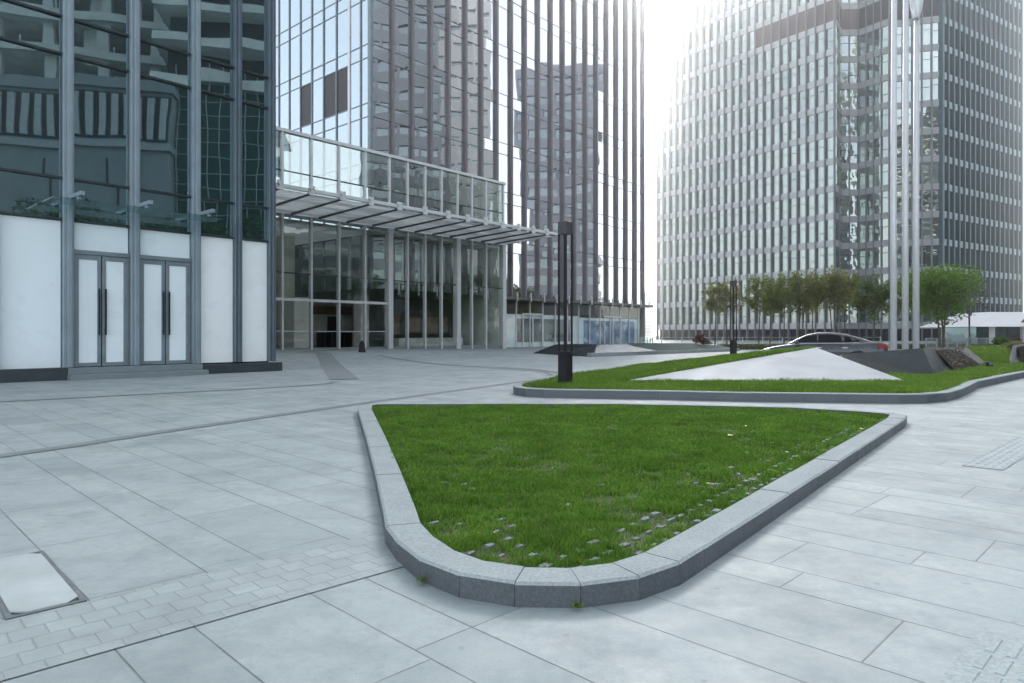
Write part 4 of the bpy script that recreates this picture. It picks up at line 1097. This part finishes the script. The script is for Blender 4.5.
def hedge():
    r = empty('hedge', (22, 45, 0)); tag(r, 'long low clipped hedge at the foot of the row of trees', 'hedge')
    mb = MB()
    for k in range(15000):
        x = random.uniform(-8.5, 12); c = Vector((x, random.uniform(-.7, .7) + .08 * x, abs(random.gauss(0, .0)) + random.uniform(.02, .34)))
        a = Vector((random.gauss(0, 1), random.gauss(0, 1), random.gauss(0, .6))).normalized() * .06; b = a.orthogonal() * .6; mb.quad(c - a, c + b, c + a, c - b)
    mb.build('foliage', M['hedge_leaf'], r)
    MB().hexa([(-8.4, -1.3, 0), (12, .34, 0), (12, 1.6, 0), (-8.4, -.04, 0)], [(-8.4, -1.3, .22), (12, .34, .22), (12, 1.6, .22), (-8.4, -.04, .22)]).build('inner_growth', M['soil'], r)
M['hedge_leaf'] = leaf_mat('hedge_leaf', (.06, .085, .02), (.14, .16, .05), .3)
hedge()
def railing(p0, p1, h, nposts, label, glass=True):
    a, b = Vector((*p0, 0)), Vector((*p1, 0)); r = empty('railing', a, math.atan2((b - a).y, (b - a).x)); L = (b - a).length
    tag(r, label, 'railing')
    MB().box(0, L, -.03, .03, h - .05, h).build('top_rail', M['rail'], r); MB().box(0, L, -.02, .02, .12, .16).build('bottom_rail', M['rail'], r)
    for k in range(nposts + 1): MB().box(k * L / nposts - .03, k * L / nposts + .03, -.04, .04, 0, h + .02).build('post', M['rail'], r)
    if glass: MB().box(.05, L - .05, -.008, .008, .18, h - .07).build('glass', M['rail_glass'], r)
    else:
        q = MB(); k = 0
        while k * .13 < L: q.box(k * .13 + .05, k * .13 + .07, -.01, .01, .16, h - .05); k += 1
        q.build('balusters', M['rail'], r)
railing((11.5, 61), (34, 63), .72, 12, 'long glass railing behind the row of trees')
railing((26.2, 43.2), (33.5, 46.4), .74, 8, 'pale barred railing right of the flagpoles', False)
railing((10.9, 57.5), (13.6, 66), .62, 4, 'short railing in the gap between the two towers')

# ------------------------------------------------------------------ car
def car():
    r = empty('parked_car', (13.05, 28.7, -.37), R(148)); tag(r, 'dark grey saloon car parked behind the white pyramid', 'car')
    # body stations: x, half width, z bottom, z shoulder, z top(deck)
    st = [(-2.46, .70, .42, .80, .90), (-2.40, .80, .30, .86, 1.00), (-2.15, .88, .24, .90, 1.045), (-1.7, .915, .22, .93, 1.05), (-1.0, .93, .20, .94, .98), (0, .93, .20, .92, .96), (.9, .925, .20, .90, .965),
          (1.3, .92, .22, .86, .93), (1.8, .90, .24, .78, .85), (2.2, .84, .26, .68, .74), (2.42, .70, .30, .58, .64), (2.48, .60, .36, .52, .57)]
    b = MB(); rings = []
    for x, w, z0, zs, zt in st:
        half = [(w * .80, z0), (w * .97, z0 + .10), (w, z0 + .26), (w * 1.0, (z0 + zs) / 2 + .08), (w * .985, zs), (w * .90, zt - .015), (w * .6, zt + .012), (0, zt + .02)]
        rings.append([(x, y, z) for y, z in half] + [(x, -y, z) for y, z in half[-2::-1]])
    b.loft(rings); b.build('body', M['car_paint'], r, smooth=True)
    # greenhouse
    gs = [(-1.95, .70, 1.03, .66, 1.045), (-1.45, .80, 1.0, .62, 1.235), (-.95, .83, .97, .60, 1.37), (-.35, .84, .96, .60, 1.44), (.15, .84, .955, .60, 1.435), (.55, .83, .955, .60, 1.35), (.95, .80, .955, .62, 1.16), (1.32, .74, .93, .70, .945)]
    q = MB(); rings = [[(x, wb, zb), (x, wt, zt - .035), (x, wt * .8, zt), (x, 0, zt + .015), (x, -wt * .8, zt), (x, -wt, zt - .035), (x, -wb, zb)] for x, wb, zb, wt, zt in gs]
    q.loft(rings); q.build('roof', M['car_paint'], r, smooth=True)
    def side(x, t, sg, off=.006):
        for i in range(len(gs) - 1):
            if gs[i][0] <= x <= gs[i + 1][0]:
                f = (x - gs[i][0]) / (gs[i + 1][0] - gs[i][0]); g_ = [gs[i][k] + (gs[i + 1][k] - gs[i][k]) * f for k in range(5)]
                return Vector((x, sg * (g_[1] + (g_[3] - g_[1]) * t + off), g_[2] + (g_[4] - .035 - g_[2]) * t + .004))
    for sg in (-1, 1):
        for seg in ([(.98, .1), (.98, .72), (.75, .86), (.5, .88), (.15, .88), (.10, .1)], [(.04, .1), (.06, .88), (-.3, .88), (-.7, .88), (-.82, .86), (-.86, .1)], [(-.93, .1), (-.90, .84), (-1.1, .82), (-1.45, .55), (-1.38, .12)]):
            n = 10; top, bot = [], []
            xsL = sorted([p[0] for p in seg]); x0, x1 = xsL[0], xsL[-1]
            w = MB(); top = sorted(p for p in seg if p[1] > .2 or p[0] in (x0, x1))
            X = sorted(set([float(v) for v in np.linspace(x0, x1, 9)] + [q_[0] for q_ in gs if x0 < q_[0] < x1]))
            T = np.interp(X, [p[0] for p in top], [max(.14, p[1]) for p in top])
            for i in range(len(X) - 1): w.quad(side(X[i], .10, sg, .010), side(X[i + 1], .10, sg, .010), side(X[i + 1], T[i + 1], sg, .010), side(X[i], T[i], sg, .010))
            w.build('side_window', M['car_glass'], r)
        ln = MB()
        P = [side(x, .05, sg, .010) for x in np.linspace(-1.45, 1.1, 12)]
        for i in range(11): ln.quad(P[i], P[i + 1], P[i + 1] + Vector((0, 0, .022)), P[i] + Vector((0, 0, .022)))
        ln.build('window_trim', M['white_metal'], r)
        for x in (.02, -.95): MB().box(x - .1, x + .1, sg * .925 - .02 + (0 if sg > 0 else 0), sg * .925 + .02, .80, .83).build('door_handle', M['white_metal'], r)
        MB().hexa([(.78, sg * .85, .95), (.98, sg * .85, .95), (.92, sg * 1.05, .95), (.80, sg * 1.05, .95)], [(.80, sg * .85, 1.06), (.94, sg * .85, 1.06), (.90, sg * 1.05, 1.06), (.80, sg * 1.05, 1.06)]).build('mirror', M['car_paint'], r, bevel=.015)
        # lamps wrap round the corners
        t = MB(); t.hexa([(-2.50, sg * .45, .80), (-2.42, sg * .80, .80), (-2.12, sg * .905, .82), (-2.12, sg * .80, .82), (-2.40, sg * .45, .80)], [(-2.48, sg * .45, .95), (-2.40, sg * .80, .95), (-2.10, sg * .893, .945), (-2.12, sg * .78, .945), (-2.40, sg * .45, .95)]); t.build('tail_light', M['tail_red'], r)
        t = MB(); t.hexa([(2.40, sg * .50, .56), (2.33, sg * .80, .58), (1.95, sg * .905, .64), (1.95, sg * .75, .64), (2.3, sg * .45, .56)], [(2.33, sg * .50, .69), (2.24, sg * .80, .71), (1.90, sg * .885, .77), (1.95, sg * .72, .77), (2.25, sg * .45, .69)]); t.build('headlight', M['headlight'], r)
        for x in (1.45, -1.42):
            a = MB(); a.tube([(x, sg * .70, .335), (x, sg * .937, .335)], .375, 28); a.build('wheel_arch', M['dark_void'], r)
            ty = MB(); ty.tube([(x, sg * .74, .32), (x, sg * .955, .32), (x, sg * .965, .32)], [.325, .325, .30], 28); ty = ty.build('wheel', M['tyre'], r)
            rim = MB(); rim.tube([(x, sg * .966, .32), (x, sg * .970, .32)], .225, 24); rim = rim.build('rim', M['rim_dark'], ty)
            sp = MB()
            for k in range(5):
                an = k * 1.2566 + .3; c, s = math.cos(an), math.sin(an)
                sp.hexa([(x + c * .04 - s * .03, sg * .972, .32 + s * .04 + c * .03), (x + c * .22 - s * .025, sg * .972, .32 + s * .22 + c * .025), (x + c * .22 + s * .025, sg * .972, .32 + s * .22 - c * .025), (x + c * .04 + s * .03, sg * .972, .32 + s * .04 - c * .03)],
                        [(x + c * .04 - s * .03, sg * .985, .32 + s * .04 + c * .03), (x + c * .22 - s * .025, sg * .980, .32 + s * .22 + c * .025), (x + c * .22 + s * .025, sg * .980, .32 + s * .22 - c * .025), (x + c * .04 + s * .03, sg * .985, .32 + s * .04 - c * .03)])
            sp.tube([(x, sg * .970, .32), (x, sg * .99, .32)], .06, 12); sp.build('spokes', M['rim'], ty)
    def top(x, f, off=.008):
        for i in range(len(gs) - 1):
            if gs[i][0] <= x <= gs[i + 1][0]:
                t = (x - gs[i][0]) / (gs[i + 1][0] - gs[i][0]); wt = gs[i][3] + (gs[i + 1][3] - gs[i][3]) * t; zt = gs[i][4] + (gs[i + 1][4] - gs[i][4]) * t
                return Vector((x, wt * .78 * f, zt + .015 * (1 - abs(f)) + off))
    for nm, a, b_ in (('rear_window', -1.9, -1.0), ('windscreen', .55, 1.27)):
        w = MB(); X = np.linspace(a, b_, 7); Fv = np.linspace(-1, 1, 7)
        for i in range(6):
            for j in range(6): w.quad(top(X[i], Fv[j]), top(X[i + 1], Fv[j]), top(X[i + 1], Fv[j + 1]), top(X[i], Fv[j + 1]))
        w.build(nm, M['car_glass'], r)
    MB().box(2.44, 2.50, -.36, .36, .36, .56).build('grille', M['dark_void'], r)
    MB().box(-2.475, -2.462, -.26, .26, .58, .70).build('number_plate', M['white_metal'], r)
M['car_paint'] = mat('car_grey_paint', (.045, .052, .06), .3, .4, var=.03, coat=.4, spec=.3)
M['car_glass'] = mat('car_glass', (.006, .007, .009), .15, var=.1, spec=.12)
M['tail_red'] = mat('tail_lamp_red', (.22, .003, .008), .3, coat=0, spec=.2)
M['headlight'] = mat('headlamp', (.6, .63, .66), .1, .3, coat=.6)
M['tyre'] = mat('tyre_rubber', (.015, .015, .016), .8)
M['rim'] = mat('rim_alloy', (.5, .51, .53), .3, .7)
M['rim_dark'] = mat('rim_shadow', (.03, .03, .032), .6)
car()

# ------------------------------------------------------------------ neighbours beyond the frame that the glass mirrors
def frame_block():
    r = empty('unfinished_building', (49, -8, 0), R(-102)); tag(r, 'unfinished concrete frame building across the square, mirrored in the shop glass', 'building')
    MB().box(-16, 16, 6, 14, 0, 60).build('inner_core', M['dark_void'], r)
    for k in range(15):
        z = 3.6 * k + 3.4
        q = MB(); q.box(-17, 17, -1.5, 14, z, z + .42); q.box(-17, 17, -1.6, -1.35, z, z + .8 if k % 3 else z + .55); q.build('floor_slab', M['concrete'], r)
    for x in np.linspace(-16, 16, 8):
        MB().box(x - .45, x + .45, -.6, .3, 0, 57).build('column', M['concrete'], r)
    for k in range(70):     # props and rebar standing on the open floors
        x, z = random.uniform(-16, 16), 3.6 * random.randrange(4, 14) + 3.8; MB().box(x - .06, x + .06, -.9, -.78, z, z + random.uniform(1.2, 3.1)).build('prop', M['concrete'], r)
    for k in range(4):
        x = -13 + 8 * k; MB().box(x - 1, x + 1, .5, 1.0, 20 + 4 * k, 50).build('wall_infill', M['concrete'], r)
frame_block()
def hall_block():
    r = empty('grey_hall', (38, -10.5, 0), R(-98)); tag(r, 'grey clad hall with a band of pale slats, mirrored in the shop glass', 'building')
    MB().box(-10, 10, 0, 6, 0, 22.5).build('wall', M['hall_grey'], r)
    MB().box(-10.2, 10.2, -.4, 6.2, 17.4, 18.0).build('ledge', M['blk_dim'], r); MB().box(-10.2, 10.2, -.4, 6.2, 22.5, 23.4).build('cornice', M['hall_grey'], r)
    MB().box(-9.9, 9.9, -.02, -.003, 18.2, 22.2).build('dark_recess', M['dark_void'], r)
    for k in range(20): MB().box(-9.7 + .98 * k, -9.2 + .98 * k, -.3, -.02, 18.4, 22.0).build('slat', M['hall_light'], r)
    for x in (-5, 0, 5): MB().box(x - .08, x + .08, -.05, -.003, 0, 16.4).build('panel_joint', M['dark_void'], r)
hall_block()
def net_block():
    r = empty('scaffolded_building', (42.5, 9, 0), R(-96)); tag(r, 'building wrapped in green netting and scaffold, mirrored in the shop glass', 'building')
    MB().box(-12, 10, 0, 8, 0, 24).build('netting', M['net'], r)
    for k in range(19): MB().tube([(-11 + 1.15 * k, -.5, 0), (-11 + 1.15 * k, -.5, 26)], .05, 6).build('scaffold_pole', M['rail'], r)
    for k in range(18): MB().tube([(-12, -.56, 1.4 + 1.35 * k), (10, -.56, 1.4 + 1.35 * k)], .045, 6).build('scaffold_rail', M['rail'], r)
    MB().box(-14, 12, -1, 10, 24, 25).build('slab', M['concrete'], r)
    for k in range(7): MB().box(-14, 12, -1.2, 10, 28 + 3.4 * k, 28.8 + 3.4 * k).build('floor_slab', M['concrete'], r)
    MB().box(-12, 11, 1.5, 9, 25, 52).build('inner_core', M['dark_void'], r)
net_block()
def band_block(name, loc, rz, w, d, h, wall, label, pitch=3.4, bh=1.3):
    r = empty(name, loc, rz); tag(r, label, 'building')
    MB().box(-w / 2, w / 2, 0, d, 0, h).build('glazing', M['rt_glass_c'], r)
    z = 1.0
    while z < h: MB().box(-w / 2 - .25, w / 2 + .25, -.35, d + .2, z, z + bh).build('band', wall, r); z += pitch
    for k in range(5): x = -w / 2 + w * k / 4; MB().box(x - .25, x + .25, -.45, -.36, 0, h).build('pier', wall, r)
band_block('dim_office', (66, 37.0, 0), R(-92), 14.5, 12, 62, M['blk_dim'], 'dim banded office block to the right of the square, mirrored in the tower glass', bh=2.1)
band_block('white_office', (80, 48.5, 0), R(-88), 9.5, 12, 88, M['blk_white'], 'white banded office block to the right of the square, mirrored in the tower glass', pitch=3.2, bh=2.5)
band_block('low_office', (64, 21, 0), R(-96), 24, 10, 17, M['hall_grey'], 'low grey office building to the right of the square, mirrored in the hall doors', bh=1.9)
band_block('grey_office', (76, 66, 0), R(-72), 13, 12, 50, M['blk_grey'], 'broad grey office block to the right of the square, mirrored in the tower fins', bh=1.9)
for i, (x, y, h) in enumerate(((33, -1.0, 11.5), (36, 6, 11), (33.2, -9, 13.2), (46, 43, 9), (50, 46.5, 10), (48, 51, 9.5), (52, 55, 9), (44, 39.5, 8.5), (45, 22, 9.5), (47, 28, 10), (45, 34, 9))):
    tree('street_tree', (x, y, 0), h, h * .62, 6500, .22, M['leaf_dark'], 'dark street tree %s, mirrored in the glass' % ('opposite the shop doors', 'opposite the shop corner', 'opposite the shop front at its near end', 'opposite the hall, near its doors', 'opposite the middle of the hall', 'opposite the right part of the hall', 'opposite the tower foot', 'opposite the hall at the square side', 'opposite the near end of the canopy', 'opposite the lobby doors, taller', 'opposite the lobby doors, lower')[i],
         'street trees beyond the frame', seed=200 + i, multi=1, rtr=.16, trunk_h=.3)

# ------------------------------------------------------------------ air
HAZE = .0020
def haze():
    m = bpy.data.materials.new('haze'); m.use_nodes = True; nt = m.node_tree; nt.nodes.remove(nt.nodes['Principled BSDF'])
    v = nt.nodes.new('ShaderNodeVolumePrincipled'); v.inputs['Color'].default_value = (.93, .95, .97, 1)
    v.inputs['Density'].default_value = HAZE; v.inputs['Anisotropy'].default_value = .945
    nt.links.new(v.outputs[0], nt.nodes['Material Output'].inputs['Volume'])
    q = MB().box(-345, 345, -125, 425, -1.6, 96); o = q.build('haze', m); tag(o, kind='stuff')
    return o
if HAZE: haze()

# ------------------------------------------------------------------ light and camera
SUN_EL, SUN_AZ = R(28), R(10.6)        # azimuth measured from +Y towards +X
sd = Vector((math.sin(SUN_AZ) * math.cos(SUN_EL), math.cos(SUN_AZ) * math.cos(SUN_EL), math.sin(SUN_EL)))
L = bpy.data.lights.new('sun', 'SUN'); L.energy = 1.4; L.angle = R(24); L.color = (1, .97, .93)
so = bpy.data.objects.new('sun', L); COL.objects.link(so); so.rotation_euler = (-sd).to_track_quat('-Z', 'Y').to_euler(); so.location = (20, 60, 90)
wd = bpy.data.worlds.new('World'); SC.world = wd; wd.use_nodes = True; nt = wd.node_tree
sky = nt.nodes.new('ShaderNodeTexSky'); sky.sky_type = 'NISHITA'; sky.sun_disc = False
sky.sun_elevation = SUN_EL; sky.sun_rotation = SUN_AZ; sky.air_density = 1.0; sky.dust_density = 1.5; sky.ozone_density = 1.0
bg = nt.nodes['Background']; bg.inputs[1].default_value = .15
hs = nt.nodes.new('ShaderNodeHueSaturation'); hs.inputs['Saturation'].default_value = .30     # thin overcast: a paler sky
nt.links.new(sky.outputs[0], hs.inputs['Color']); nt.links.new(hs.outputs[0], bg.inputs[0])

cam = bpy.data.cameras.new('camera'); cam.sensor_width = 36; cam.lens = 683 / 1024 * 36; cam.clip_end = 2000; cam.clip_start = .05
cam.shift_y = (334 - 341.5) / 1024
co = bpy.data.objects.new('camera', cam); COL.objects.link(co); co.location = (0, 0, 1.0); co.rotation_euler = (R(90), 0, 0)
SC.camera = co
vs = SC.view_settings; vs.view_transform = 'Standard'; vs.look = 'None'; vs.exposure = 2.0; vs.gamma = 1
SC.cycles.max_bounces = 8; SC.cycles.transparent_max_bounces = 12; SC.cycles.glossy_bounces = 4; SC.cycles.volume_bounces = 0
SC.cycles.caustics_reflective = False; SC.cycles.caustics_refractive = False
